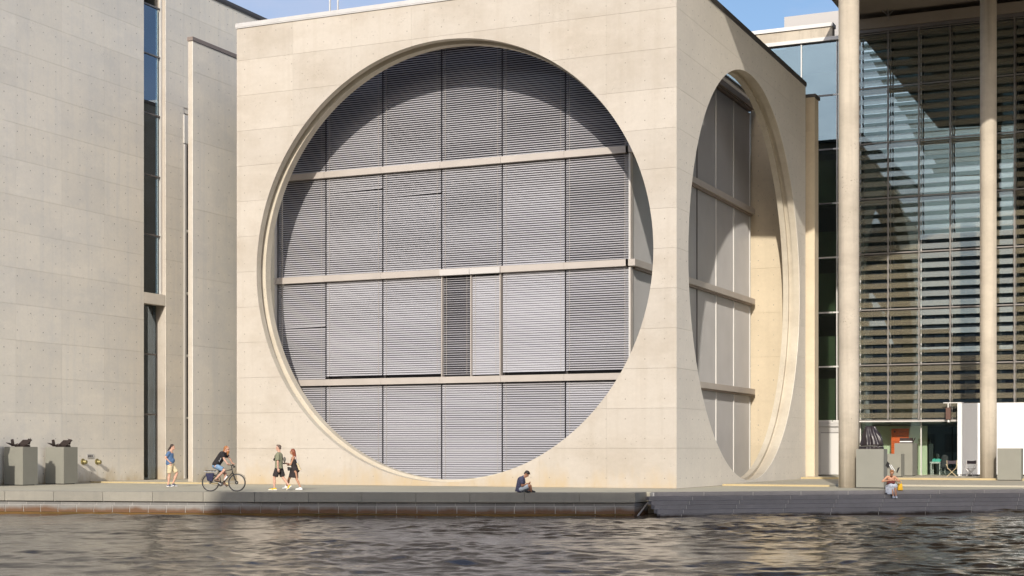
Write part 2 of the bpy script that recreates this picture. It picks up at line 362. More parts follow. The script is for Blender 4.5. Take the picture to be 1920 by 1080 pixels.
for a, b_ in zip(ts[:-1], ts[1:]):
    for (z0, z1, o) in ((-0.90, -0.36, -0.012),):
        mm.hexa([(a, bank(a)-o, z0), (b_, bank(b_)-o, z0), (b_, bank(b_)+0.32, z0), (a, bank(a)+0.32, z0), (a, bank(a)-o, z1), (b_, bank(b_)-o, z1), (b_, bank(b_)+0.32, z1), (a, bank(a)+0.32, z1)])
mm.build('mortar_bed', M['mortar'], qw)
mm = MB()
for a, b_ in zip(ts[:-1], ts[1:]):
    ja, jb = 0.10+0.03*math.sin(a*3.1)+0.02*math.sin(a*7.7), 0.10+0.03*math.sin(b_*3.1)+0.02*math.sin(b_*7.7)
    mm.hexa([(a, bank(a)-ja-.06, -3), (b_, bank(b_)-jb-.06, -3), (b_, bank(b_)+0.31, -3), (a, bank(a)+0.31, -3), (a, bank(a)-ja, -0.81), (b_, bank(b_)-jb, -0.81), (b_, bank(b_)+0.31, -0.81), (a, bank(a)+0.31, -0.81)])
mm.build('algae_ledge', M['algae'], qw)
# return wall beside the steps
rs = [(-19.79, 54.98), (-19.79, 56.6)]
def ret(name, z0, z1, o, mat, y0, y1): MB().box(-20.2, -19.78+o, y0, y1, z0, z1).build(name, mat, qw)
ret('coping_stone', -0.368, -0.002, 0.06, M['coping'], 55.02, 56.3); ret('thin_stone', -0.515, -0.395, 0, M['thin'], 55.1, 56.8)
ret('quay_stone', -0.90, -0.53, 0, M['quay'], 55.1, 55.85); ret('quay_stone', -0.90, -0.53, 0, M['quay'], 55.87, 56.8); ret('algae_ledge', -3, -0.905, 0.1, M['algae'], 54.95, 56.8)
MB().tube([(-19.62, 54.95, -0.9), (-19.6, 56.1, -0.42)], 0.035).build('handrail', M['steel'], qw)
# river steps
stp = root('river_steps', 'long shaded stone steps leading down from the deck to the water', 'steps', (0, 0, 0))
RIS, TR = 0.155, 0.29
for i in range(6):
    zt = -RIS*i-0.002; s = -0.1+0.1*i; k = 0
    off = [0.0, 0.25, 0.5, 0.75, 1.0, 1.2][i]
    s = 0.0 if i else 0.35
    nxt = 2.07-off
    while s < 26.5:
        e = s+nxt-0.03; nxt = 2.07
        f = TR*i
        p = [S0+SD*s+SN*f, S0+SD*e+SN*f, S0+SD*e+SN*(f-0.34), S0+SD*s+SN*(f-0.34)]
        zb = zt-RIS+0.006 if i < 5 else -1.6
        me = MB().hexa([(q.x, q.y, zb) for q in p]+[(q.x, q.y, zt) for q in p])
        me.build('step_block', M['step'] if i < 5 else M['steplow'], stp); s = e+0.03
    p = [S0+SD*0.3+SN*(TR*i-0.02), S0+SD*27+SN*(TR*i-0.02), S0+SD*27+SN*(TR*i-0.33), S0+SD*0.3+SN*(TR*i-0.33)]
    mm = MB().hexa([(q.x, q.y, zt-RIS) for q in p]+[(q.x, q.y, zt-0.012) for q in p]); mm.build('joint_mortar', M['mortar'], stp)
p = [S0+SD*27+SN*1.45, Sfar+SN*1.45, Sfar-SN*0.33, S0+SD*27-SN*0.33]
MB().hexa([(q.x, q.y, -3) for q in p]+[(q.x, q.y, -0.3) for q in p]).build('lower_quay', M['step'], stp)

# ------------------------------------------------------------------ concrete walls
def slab_faces(s0, s1, z0, z1, hole=None):
    """front faces of a rectangle minus a disc, in (s, z)"""
    if not hole: return [(s0, z0), (s1, z0), (s1, z1), (s0, z1)], [(0, 1, 2, 3)]
    cs, cz, Rr = hole
    far_ = min(max(abs(s0-cs), abs(s1-cs)), 1e9)
    dx = 0 if s0 <= cs <= s1 else min(abs(s0-cs), abs(s1-cs)); dz = 0 if z0 <= cz <= z1 else min(abs(z0-cz), abs(z1-cz))
    if math.hypot(dx, dz) >= Rr: return [(s0, z0), (s1, z0), (s1, z1), (s0, z1)], [(0, 1, 2, 3)]
    if all(math.hypot(a-cs, b_-cz) < Rr for a in (s0, s1) for b_ in (z0, z1)): return [], []
    xs = {s0, s1}
    for k in range(0, 361): 
        x = cs+Rr*math.cos(math.pi*k/360)
        if s0 < x < s1: xs.add(x)
    for zz in (z0, z1):
        if abs(zz-cz) < Rr:
            for sg in (-1, 1):
                x = cs+sg*math.sqrt(Rr*Rr-(zz-cz)**2)
                if s0 < x < s1: xs.add(x)
    xs = sorted(xs); V = {}; vl = []; fl = []
    def vid(x, z):
        k = (round(x, 5), round(z, 5))
        if k not in V: V[k] = len(vl); vl.append((x, z))
        return V[k]
    def h(x): return math.sqrt(max(0, Rr*Rr-(x-cs)**2))
    for xa, xb in zip(xs[:-1], xs[1:]):
        if xb-xa < 1e-6: continue
        xm = (xa+xb)/2
        for up in (1, 0):
            def iv(x):
                return (min(max(z0, cz+h(x)), z1), z1) if up else (z0, max(min(z1, cz-h(x)), z0))
            lo, hi = iv(xm)
            if hi-lo < 1e-4: continue
            (la, ha), (lb, hb) = iv(xa), iv(xb)
            ids = [vid(xa, la), vid(xb, lb), vid(xb, hb), vid(xa, ha)]; u = []
            for q in ids:
                if q not in u: u.append(q)
            if len(u) >= 3: fl.append(tuple(u))
    return vl, fl
def slab(O, A, Nn, s0, s1, z0, z1, d0, d1, hole=None):
    """a slab in the wall's plane from depth d0 (outer) to d1 (inner); returns an MB"""
    vl, fl = slab_faces(s0, s1, z0, z1, hole); mb = MB()
    if not fl: return None
    O, A, Nn = Vector(O), Vector(A), Vector(Nn)
    n = len(vl)
    for d in (d0, d1): mb.v += [tuple(O+A*s+Vector((0, 0, z))-Nn*d) for s, z in vl]
    flip = A.cross(Vector((0, 0, 1))).dot(Nn) < 0
    ed = set()
    for f in fl:
        for a, b_ in zip(f, f[1:]+f[:1]): ed.add((a, b_))
    for f in fl:
        g_ = tuple(reversed(f)) if flip else f
        mb.f.append(g_); mb.f.append(tuple(q+n for q in reversed(g_)))
    for a, b_ in ed:
        if (b_, a) not in ed:
            mb.f.append((a, b_, b_+n, a+n) if flip else (b_, a, a+n, b_+n))
    return mb
PH, PW, GAP = 1.69, 3.17, 0.008
def panel_wall(parent, O, A, Nn, cols, rows, mat, hole=None, plugs=True, pt=0.03, skip=None):
    cnt = 0; pv = MB()
    for c0, c1 in zip(cols[:-1], cols[1:]):
        for r0, r1 in zip(rows[:-1], rows[1:]):
            if skip and skip(c0, c1, r0, r1): continue
            mb = slab(O, A, Nn, c0+0.002, c1-0.002, r0+GAP/2, r1-GAP/2, 0.0, pt, hole)
            if mb is None: continue
            mb.build('concrete_panel', mat, parent); cnt += 1
    if plugs:
        Ov, Av, Nv = Vector(O), Vector(A), Vector(Nn); s = cols[0]+0.45
        while s < cols[-1]-0.2:
            z = rows[0]+0.42
            while z < rows[-1]-0.2:
                if not hole or math.hypot(s-hole[0], z-hole[1]) > hole[2]+0.15:
                    if not (skip and skip(s, s, z, z)):
                        c = Ov+Av*s+Vector((0, 0, z))+Nv*0.003; n0 = len(pv.v); rad = 0.020+0.010*random.random()
                        for j in range(6):
                            an = j*math.pi/3; pv.v.append(tuple(c+Av*math.cos(an)*rad+Vector((0, 0, math.sin(an)*rad*1.15))))
                        pv.v.append(tuple(c-Nv*0.0025))
                        for j in range(6): pv.f.append((n0+j, n0+(j+1) % 6, n0+6))
                z += PH/2
            s += 0.88
        if pv.v: pv.build('tie_hole', M['plug'], parent, kind='stuff')
    return cnt
# the cube with the round openings
X0, X1, Y0, Y1, H = -42.5, -20.4, 62.06, 84.9, 21.85
T = 1.05
cube = root('concrete_cube_building', 'pale concrete cube building with giant round openings and blinds behind them', 'building', (0, 0, 0))
rows = [0, 1.70, 3.40, 5.09, 6.78, 8.47, 10.16, 11.85, 13.54, 15.23, 16.92, 18.61, 20.30, H]
cols = [0, 3.16, 6.32, 9.48, 12.64, 15.80, 18.96, X1-X0]
HF = (11.10, 10.15, 9.97)
fw = link('round_opening_wall', None, None, cube)
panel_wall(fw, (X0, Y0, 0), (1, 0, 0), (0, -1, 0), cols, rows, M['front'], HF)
def layered(parent, O, A, Nn, s0, s1, hole, mat, z0=0.0, T=1.05, dr=0.10):
    c, z, r_ = hole
    for (d0, d1, rr) in ((0.031, 0.36, r_), (0.36, 0.62, r_+0.15), (0.62, T, r_-dr)):
        slab(O, A, Nn, s0+0.001, s1-0.001, z0, H-0.001, d0, d1-0.0015, (c, z, rr)).build('opening_rim', mat, parent)
layered(fw, (X0, Y0, 0), (1, 0, 0), (0, -1, 0), 0.02, X1-X0-0.032, HF, M['rim'])
MB().box(X0-0.03, X1+0.03, Y0-0.05, Y0+T, H, H+0.05).box(X0-0.04, X1+0.04, Y0-0.06, Y0+T+0.01, H+0.055, H+0.24).build('coping', M['cap'], fw)
sw = link('round_opening_wall', None, None, cube)
SL = Y1-Y0
scol = [0.0, 3.3, 6.5, 9.7, 12.9, 16.1, 19.3, SL]
HS = (11.55, 10.08, 9.93)
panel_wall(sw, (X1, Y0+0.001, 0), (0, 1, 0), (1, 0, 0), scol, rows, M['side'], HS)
layered(sw, (X1, Y0, 0), (0, 1, 0), (1, 0, 0), T+0.003, SL, HS, M['rim'], T=0.92, dr=0.02)
MB().box(X1-T, X1+0.05, Y0+T+0.02, Y1+0.03, H, H+0.05).box(X1-T-0.01, X1+0.06, Y0+T+0.02, Y1+0.04, H+0.055, H+0.24).build('coping', M['capdark'], sw)
# blind facade behind the front opening
bf = link('blind_facade', None, None, cube)
BX = [-42.1, -39.34, -36.17, -33.0, -29.85, -26.68, -23.58]
FZ = [0.0, 4.93, 10.0, 15.07, 20.80]
YB = 65.0
def ledge(x0, x1, z, mat, y=YB-0.14, h=0.30, d=0.3, parent=bf):
    MB().box(x0+0.006, x1-0.006, y, y+d, z-h/2, z+h/2).build('ledge', mat, parent)
def blind(x0, x1, z0, z1, tilt, y, chord=0.102, pitch=0.105, wob=0.0, sag=None):
    mb = MB(); z = z0+0.03; t = tilt; k = 0; n_ = int((z1-z0)/pitch)
    while z < z1-0.02:
        a = R(t+random.uniform(-2.2, 2.2)*wob+2.5*math.sin(k*0.23+x0)); c = chord/2; sg = 0.0
        if sag is not None and k == sag: sg = 0.05
        pts = [(-c, 0.0), (0.0, 0.008), (c, 0.0)]
        ring = []
        for q, bb in pts:
            yy = y-(q*math.cos(a)+bb*math.sin(a)); zz = z-q*math.sin(a)+bb*math.cos(a); ring.append((yy, zz))
        n0 = len(mb.v)
        for xx, sgg in ((x0, 0), (x1, sg)):
            for yy, zz in ring: mb.v.append((xx, yy, zz+sgg))
        mb.f += [(n0, n0+3, n0+4, n0+1), (n0+1, n0+4, n0+5, n0+2)]
        z += pitch; k += 1
    o = mb.build('venetian_blind', M['slat'], bf)
    lx = x0+0.25
    cm = MB()
    for lx in (x0+0.18, x1-0.18): cm.box(lx-0.006, lx+0.006, y-0.052, y-0.047, z0, z1)
    cm.build('lift_cord', M['ledge'], o)
    return o
tilts = {(0,0):46,(1,0):50,(2,0):52,(3,0):52,(4,0):47,(5,0):50, (0,1):46,(1,1):55,(2,1):53,(4,1):60,(5,1):43, (0,2):44,(1,2):48,(2,2):47,(3,2):45,(4,2):50,(5,2):40, (0,3):45,(1,3):48,(2,3):44,(3,3):41,(4,3):41,(5,3):42}
for j in range(4):
    za, zb = FZ[j]+(0.16 if j else 0), FZ[j+1]-0.16
    for i in range(6):
        a, b_ = BX[i], BX[i+1]
        MB().box(a+0.05, b_-0.05, YB+0.42, YB+0.45, za, zb).build('glass_pane', M['darkglass'], bf)
        MB().box(b_-0.03, b_+0.03, YB+0.30, YB+0.46, za-0.1, zb+0.1).build('mullion', M['frame'], bf)
        if j: ledge(a, b_, FZ[j], M['ledge'])
        if (i, j) == (3, 1):
            mid = (a+b_)/2
            MB().box(a+0.02, mid-0.01, YB-0.22, YB+0.1, zb, zb+0.27).build('blind_box', M['ledgebright'], bf)
            MB().box(mid+0.01, b_-0.02, YB-0.22, YB+0.1, zb, zb+0.27).build('blind_box', M['ledgebright'], bf)
            for xx in (a+0.05, mid, b_-0.07): MB().box(xx-0.025, xx+0.025, YB-0.05, YB+0.2, za, zb-0.005).build('guide_rail', M['ledge'], bf)
            blind(a+0.10, mid-0.05, za+0.08, zb-0.02, 26, YB+0.06, wob=1); blind(mid+0.05, b_-0.12, za+0.08, zb-0.02, 60, YB+0.04)
            continue
        lo = 0.16 if (j == 1 and i) else 0.03
        blind(a+0.035, b_-0.035, za+lo, zb-0.02, tilts.get((i, j), 48), YB+0.06, wob=0.5, sag={(1, 2): 38, (2, 2): 34, (0, 1): 24}.get((i, j)))
MB().box(-42.25, BX[0]-0.02, YB-0.04, YB+0.46, 0, 20.6).build('corner_post', M['panel'], bf)
MB().box(BX[0]-0.13, BX[0]-0.005, YB-0.16, YB-0.05, 9.85, 10.15).build('ledge', M['ledge'], bf)
MB().box(BX[-1]-0.02, BX[-1]+0.03, YB-0.02, YB+0.3, 0, 20.3).build('corner_post', M['framelite'], bf)
MB().box(BX[-1]+0.04, -23.5, YB-0.02, YB+0.3, 0, 20.3).build('corner_post', M['ledge'], bf)
MB().box(-42.25, -23.44, YB-0.12, YB+0.46, 20.66, 20.96).build('top_ledge', M['ledgedark'], bf)
# side facade of aluminium panels
sf = link('cladding_facade', None, None, cube)
SY = [65.32, 68.3, 71.6, 74.9, 78.2, 81.5, 84.75]
for j in range(4):
    za, zb = FZ[j]+(0.16 if j else 0.1), FZ[j+1]-0.16
    for i in range(6):
        a, b_ = SY[i], SY[i+1]; mb = MB(); mb.box(-23.9, -23.56, a+0.02, b_-0.06, za, zb)
        y = a+0.05
        while y < b_-0.16: mb.box(-23.56, -23.548, y, y+0.06, za+0.02, zb-0.02); y += 0.12
        mb.build('cladding_panel', M['panel'], sf)
        MB().box(-23.58, -23.50, b_-0.045, b_-0.005, za, zb).build('mullion', M['framelite'] if i != 2 else M['frame'], sf)
for j in range(4):
    z = FZ[j+1] if j < 3 else 20.96
    MB().box(-23.7, -23.26, YB-0.14, 84.85, z-0.15, z+0.15).build('ledge', M['ledgedark'] if j == 3 else M['ledge'], sf)
    MB().box(-23.7, -23.40, YB+0.32, 84.8, z-0.24, z-0.153).build('ledge_gutter', M['ledgedark'], sf)
# body, parapet and back wall
bd = MB().box(-42.0, -23.95, YB+0.47, 84.8, 0, 21.0).build('building_body', M['interior'], cube)
pp = MB().box(-42.1, -23.62, YB+0.2, YB+0.6, 20.97, 21.7).box(-24.0, -23.62, YB+0.61, 84.8, 21.0, 21.7).build('parapet', M['side'], cube)
MB().box(-42.2, -23.55, YB+0.1, YB+0.7, 21.705, 21.78).box(-24.1, -23.55, YB+0.71, 84.85, 21.705, 21.78).build('coping', M['capdark'], pp)
bw = link('back_wall', None, None, cube)
brow = [0.1, 1.9, 4.4, 6.9, 9.4, 11.9, 14.4, 16.9, 19.4, 21.3]
panel_wall(bw, (-23.62, 85.2, 0), (1, 0, 0), (0, -1, 0), [0, 3.66], brow, M['backwall'])
MB().box(-23.6, -19.98, 85.232, 86.2, 0, 21.29).build('wall_core', M['backwall'], bw)
MB().box(-23.7, -19.9, 85.15, 86.3, 21.31, 21.48).build('coping', M['capdark'], bw)
# roof masts
for i, px in enumerate((618.3, 634.0)):
    xx = -38.6+0.45*i
    mk = root('roof_mast', ('left' if i == 0 else 'right')+' one of two thin white masts standing on the roof of the concrete cube', 'mast', (xx-0.25, 64.6, 21.78), group='thin white roof masts')
    MB().tube([(0, 0, 0), (0, 0, 4.5), (0, 0, 9)], [0.045, 0.04, 0.025]).build('pole', M['white'], mk, smooth=True)
    MB().tube([(0, 0, 0), (0, 0, 0.06)], 0.12).build('base_plate', M['steel'], mk)

# ------------------------------------------------------------------ left wing: long wall with a window slot
HL = 26.9
lw = root('tall_concrete_wing', 'tall weathered concrete wing left of the cube with a narrow vertical window slot', 'building', (0, 0, 0))
LX = -50.8
rl = [0.07]+[1.7+1.69*k for k in range(15)]+[HL]
wa = link('side_wall', None, None, lw)
ca_ = [65.7-3.17*k for k in range(7, -1, -1)]
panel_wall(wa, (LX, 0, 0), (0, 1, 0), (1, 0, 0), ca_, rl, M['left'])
MB().box(LX-9, LX-0.031, 43.5, 65.7, 0, HL-0.003).build('wall_core', M['left'], wa)
wb = link('side_wall', None, None, lw)
cb_ = [67.55, 69.15, 72.4, 75.6, 78.8, 82.0, 85.2]
slot = lambda c0, c1, r0, r1: (c0+c1)/2 > 69.15 and (c0+c1)/2 < 70.6 and (r0+r1)/2 < 19.6
cb2 = [67.55, 69.15, 70.6, 72.4, 75.6, 78.8, 82.0, 85.2]
panel_wall(wb, (LX, 0, 0), (0, 1, 0), (1, 0, 0), cb2, rl, M['left'], skip=slot)
MB().box(LX-9, LX-0.031, 67.53, 69.13, 0, HL-0.003).build('wall_core', M['front'], wb)  # sunlit end takes the darker river front copy of this wall's concrete
MB().box(LX-9, LX-0.5, 69.135, 70.6, 0, HL-0.003).box(LX-9, LX-0.031, 70.605, 85.2, 0, HL-0.003).box(LX-0.49, LX-0.031, 69.135, 70.6, 20.0, HL-0.003).build('wall_core', M['left'], wb)
MB().box(LX-9, LX+0.06, 43.5, 85.3, HL+0.003, HL+0.07).box(LX-9, LX+0.08, 43.5, 85.32, HL+0.075, HL+0.26).build('coping', M['capdark'], lw)
# lit end face of the second wall and the window slot
ws = link('window_strip', None, None, lw)
lev = [0.07, 3.55, 6.75, 9.95, 13.05, 16.2, 19.45, 22.6, 25.2]
for z0, z1 in zip(lev[:-1], lev[1:]):
    mt = M['bronzeglass']
    if z0 < 9.5:
        MB().box(LX-0.62, LX-0.58, 65.72, 67.50, z0+0.03, z1-0.05).build('window', M['bronzeglass'], ws)
    else:
        MB().box(LX-0.32, LX-0.28, 65.72, 67.30, z0+0.03, z1-0.05).build('window', M['bronzeglass'], ws)
    MB().box(LX-(0.66 if z0 < 9.5 else 0.36), LX-(0.54 if z0 < 9.5 else 0.22), 65.71, 67.50, z1-0.05, z1+0.028).build('window_frame', M['frame'], ws)
MB().box(LX-0.30, LX-0.20, 67.38, 67.50, 9.96, HL-0.1).build('window_frame', M['framelite'], ws)
MB().box(LX-0.45, LX+0.0, 65.72, 67.50, 9.35, 9.92).build('lintel', M['side'], ws)
MB().box(LX-7, LX-6.9, 65.75, 67.5, 0, 26.5).build('recess_back', M['interior'], ws)
for z in lev[1:-1]: MB().box(LX-6.8, LX-0.72, 65.76, 67.49, z-0.15, z-0.02).build('floor_slab', M['slab'], ws)
MB().box(LX-6.9, LX-0.67, 67.40, 67.50, 0.07, 26.5).build('recess_lining', M['interior'], ws)  # added dark lining, stops the sunlit wall end showing through the glass
MB().box(LX-1.05, LX-0.95, 65.76, 67.39, 3.2, 9.3).build('interior_panel', pmat('brown_panel', (0.11, 0.075, 0.055), 0.8), ws)  # dark panels added close behind the glass so the recess stays dark
MB().box(LX-1.05, LX-0.95, 65.76, 67.39, 2.35, 3.1).build('interior_panel', pmat('grey_green_panel', (0.20, 0.25, 0.22), 0.7), ws)
MB().box(LX-1.05, LX-0.95, 65.76, 67.39, 0.07, 2.3).build('interior_panel', M['black'], ws)
for z0, z1 in ((16.9, 19.2), (14.6, 15.9), (11.9, 12.9), (9.95, 10.6)): MB().box(LX-0.50, LX-0.46, 65.76, 67.39, z0, z1).build('interior_panel', M['panellifted'], ws)  # panels lightened in colour as if the rooms were lit
# narrow slit window further right
sl = link('slit_window', None, None, lw)
MB().box(LX-0.40, LX-0.36, 69.16, 70.58, 0.1, 18.5).build('window', M['darkglass'], sl)
MB().box(LX-0.34, LX+0.04, 69.16, 69.34, 0.08, 18.3).build('window_frame', M['framelite'], sl)
MB().box(LX-0.34, LX+0.05, 69.14, 69.62, 18.35, 19.9).build('head_box', M['framelite'], sl)
for z in (3.4, 6.8, 10.2, 13.6): MB().box(LX-0.34, LX+0.03, 69.345, 70.5, z-0.05, z+0.05).build('window_bar', M['framelite'], sl)
# free standing wall in front, beside the cube
cw = root('tall_concrete_screen_wall', 'free standing grey concrete wall slab wedged between tall wing and cube', 'wall', (0, 0, 0))
CX = -45.6
rc = [0.0]+[1.7+1.69*k for k in range(0, 12, 2)]+[21.75]
rc = sorted(set([0.0, 1.7, 3.4, 6.78, 10.16, 13.54, 16.92, 20.3, 21.8]))
panel_wall(cw, (CX, 0, 0), (0, 1, 0), (1, 0, 0), [62.8, 69.0, 75.2, 81.4], rc, M['left'])
MB().box(CX-0.27, CX-0.031, 62.8, 81.4, 0, 21.79).build('wall_core', M['front'], cw)  # darker concrete copy, so the sunlit end does not turn too bright
MB().box(CX-0.30, CX+0.04, 62.75, 81.5, 21.81, 22.0).build('coping', M['ledgedark'], cw)

# fire hydrant outlets and small plaque on the wall
for i, (px, py) in enumerate(((155, 865.5), (181.5, 865.5))):
    k = (px-960)/F; uz = k*ca-sa; Z = LX/uz; v = (k*sa+ca)*Z; z = CAMH-(py-HZ)*Z/F
    hy = root('hydrant_outlet', 'brass hydrant outlet on the left wall, the one '+('nearer the plinths' if i == 0 else 'farther from the plinths'), 'hydrant outlet', (LX, v, z), group='brass hydrant outlets on the concrete wall')
    MB().tube([(0.002, 0, 0), (0.03, 0, 0)], 0.15, 20).build('flange', M['brass'], hy, smooth=False)
    MB().tube([(0.032, 0, 0), (0.16, 0, -0.02)], [0.08, 0.07], 16).build('pipe', M['brass'], hy, smooth=True)
    MB().tube([(0.162, 0, -0.02), (0.20, 0, -0.025), (0.24, 0, -0.03), (0.25, 0, -0.032)], [0.11, 0.11, 0.09, 0.04], 16).build('cap', M['brass'], hy, smooth=True)
pl = root('wall_plaque', 'small grey plaque on the left concrete wall between two brass hydrant outlets', 'plaque', (LX+0.005, 61.45, 1.33))
MB().box(0, 0.02, -0.25, 0.25, -0.10, 0.10).build('plate', M['cap'], pl)
for a in (-0.2, -0.08, 0.06):
    MB().box(0.021, 0.024, a, a+0.10, -0.05, 0.05).build('print_mark', M['frame'], pl)
MB().box(0.021, 0.023, 0.17, 0.21, -0.05, 0.05).build('print_mark', M['white'], pl)

# ------------------------------------------------------------------ glass building on the right
gb = root('glass_office_building', 'glass office building with louvred facade under a high flat canopy on round columns', 'building', (0, 0, 0))
GY = 92.2
Lz = [0.17, 3.4, 6.65, 9.9, 13.2, 16.45, 19.7, 22.95, 26.15]
gx = [-44.5, -37.1, -29.75, -22.4, -20.25]
# plain curtain wall behind the cube
cwl = link('curtain_wall', None, None, gb)
for a, b_ in zip(gx[:-1], gx[1:]):
    for z0, z1 in zip(Lz[:-1], Lz[1:]):
        if z0 < 1: continue
        MB().box(a+0.03, b_-0.03, GY, GY+0.03, z0+0.05, z1-0.05).build('glass_pane', M['curtain2'], cwl)
    MB().box(b_-0.03, b_+0.03, GY-0.06, GY+0.1, 3.4, 26.15).build('mullion', M['framelite'], cwl)
for z in Lz[1:-1]: MB().box(-44.5, -20.55, GY-0.05, GY+0.09, z-0.045, z+0.045).build('transom', M['frame'] if z > 16 else M['framelite'], cwl)
gx2 = [-20.22, -18.9]
for z0, z1 in zip(Lz[1:-1], Lz[2:]): MB().box(gx2[0]+0.03, gx2[1]-0.03, GY, GY+0.03, z0+0.05, z1-0.05).build('glass_pane', M['curtain2'], cwl)
for z in Lz[1:-1]: MB().box(-20.49, -18.9, GY-0.05, GY+0.09, z-0.045, z+0.045).build('transom', M['framelite'], cwl)
fb = MB().box(-44.5, -18.95, GY-0.2, GY+0.5, 26.2, 26.42).build('facade_sill', M['cap'], cwl)
MB().box(-44.5, -20.5, GY-0.15, GY+0.5, 26.43, 27.02).build('fascia', M['column'], cwl)
MB().box(-44.5, -20.45, GY-0.25, GY+0.6, 27.03, 27.25).build('roof_edge', M['cap'], cwl)
MB().box(-24.3, -20.6, 95.5, 100, 27.0, 28.9).build('roof_plant_room', pmat('plant_room_cladding', (0.44, 0.42, 0.41), 0.6, 0.1), gb)
# concrete ground floor block with two doors
gd = link('service_wall', None, None, gb)
MB().box(-23.5, -18.95, GY-0.10, GY+0.3, 0.17, 3.05).build('wall', M['cap'], gd)
MB().box(-23.5, -18.95, GY-0.22, GY+0.3, 3.06, 3.22).box(-23.5, -18.95, GY-0.16, GY+0.3, 3.23, 3.36).build('cornice', M['cap'], gd)
for x0, x1, hx in ((-21.2, -19.95, -20.05), (-19.45, -18.97, -19.3)):
    dd = MB().box(x0, x1, GY-0.125, GY-0.103, 0.2, 2.65).build('door', M['framelite'], gd)
    MB().box(x1-0.0, x1+0.035, GY-0.13, GY-0.101, 0.2, 2.68).build('door_frame', M['frame'], dd); MB().box(x0, x1+0.03, GY-0.13, GY-0.101, 2.682, 2.71).build('door_frame', M['frame'], dd)
    MB().box(x1-0.12, x1-0.08, GY-0.16, GY-0.127, 1.1, 1.25).build('handle', M['black'], dd)
# louvred facade
lf = link('louvre_facade', None, None, gb)
UX = [-18.85+1.77*k for k in range(13)]
LY = 91.45
lme = None
NL = 6
nlouv = 0
for i in range(6):
    for j in range(1, 8):
        z0, z1 = Lz[j], Lz[j+1]; st = (z1-z0)/NL
        for k in range(NL):
            zc = z0+st*(k+0.5)
            if lme is None:
                a = R(87); c = 0.155; mb = MB()
                mb.hexa([(0.06, -c*math.cos(a), -c*math.sin(a)), (1.71, -c*math.cos(a), -c*math.sin(a)), (1.71, -c*math.cos(a)+0.012, -c*math.sin(a)-0.004), (0.06, -c*math.cos(a)+0.012, -c*math.sin(a)-0.004),
                         (0.06, c*math.cos(a), c*math.sin(a)), (1.71, c*math.cos(a), c*math.sin(a)), (1.71, c*math.cos(a)+0.012, c*math.sin(a)-0.004), (0.06, c*math.cos(a)+0.012, c*math.sin(a)-0.004)])
                lme = mesh('louvre', mb.v, mb.f); lme.materials.append(M['louvre'])
            o = link('louvre', lme, None, lf); o.location = (UX[i], LY-0.05, zc); nlouv += 1
            o.rotation_euler = (R(random.uniform(-0.7, 0.7)), 0, 0)
rest = MB()
for i in range(6, 12):
    for j in range(1, 8):
        z0, z1 = Lz[j], Lz[j+1]; st = (z1-z0)/NL
        for k in range(NL):
            zc = z0+st*(k+0.5); x = UX[i]
            rest.hexa([(x+0.06, LY-.07, zc-.175), (x+1.71, LY-.07, zc-.175), (x+1.71, LY-.06, zc-.175), (x+0.06, LY-.06, zc-.175), (x+0.06, LY-.03, zc+.175), (x+1.71, LY-.03, zc+.175), (x+1.71, LY-.02, zc+.175), (x+0.06, LY-.02, zc+.175)])
rest.build('louvre_rows', M['louvre'], lf, kind='stuff')
for i, x in enumerate(UX):
    MB().box(x-0.035, x+0.035, LY-0.06, LY+0.03, 3.35, 26.2).build('louvre_post', M['louvresteel'], lf)
    br = MB()
    for j in range(1, 8):
        st = (Lz[j+1]-Lz[j])/NL
        for k in range(NL):
            zc = Lz[j]+st*(k+0.5)
            for sx in (-0.05, 0.036):
                br.hexa([(x+sx, LY-.16, zc-.21), (x+sx+.014, LY-.16, zc-.21), (x+sx+.014, LY-.11, zc-.21), (x+sx, LY-.11, zc-.21), (x+sx, LY+.02, zc+.17), (x+sx+.014, LY+.02, zc+.17), (x+sx+.014, LY+.06, zc+.17), (x+sx, LY+.06, zc+.17)])
    br.build('louvre_brackets', M['louvresteel'], lf, kind='stuff')
for z in Lz[1:]:
    MB().box(UX[0]-0.1, UX[-1]+0.1, LY+0.04, LY+0.12, z-0.035, z+0.035).build('transom', M['louvresteel'], lf)
    MB().box(UX[0]-0.1, UX[-1]+0.1, LY+0.2, GY-0.1, z-0.09, z-0.06).build('walkway_grate', M['frame'], lf)
ic = link('inner_glazing', None, None, gb)
for i in range(12):
    for j in range(8):
        z0, z1 = Lz[j], Lz[j+1]
        if j == 0 and i > 3: continue
        MB().box(UX[i]+0.03, UX[i+1]-0.03, GY, GY+0.03, z0+0.05, z1-0.05).build('glass_pane', M['clear'] if j == 0 else M['curtain'], ic)
    if i in (0, 2, 4) or True: MB().box(UX[i]-0.03, UX[i]+0.03, GY-0.06, GY+0.09, 0.17 if i in (0, 2, 4) else 3.36, 26.15).build('mullion', M['framelite'] if i in (0, 2, 4) else M['frame'], ic)
MB().box(UX[0]-0.1, UX[-1], GY-0.8, GY+0.1, 3.30, 3.36).build('transom', M['framelite'], ic)
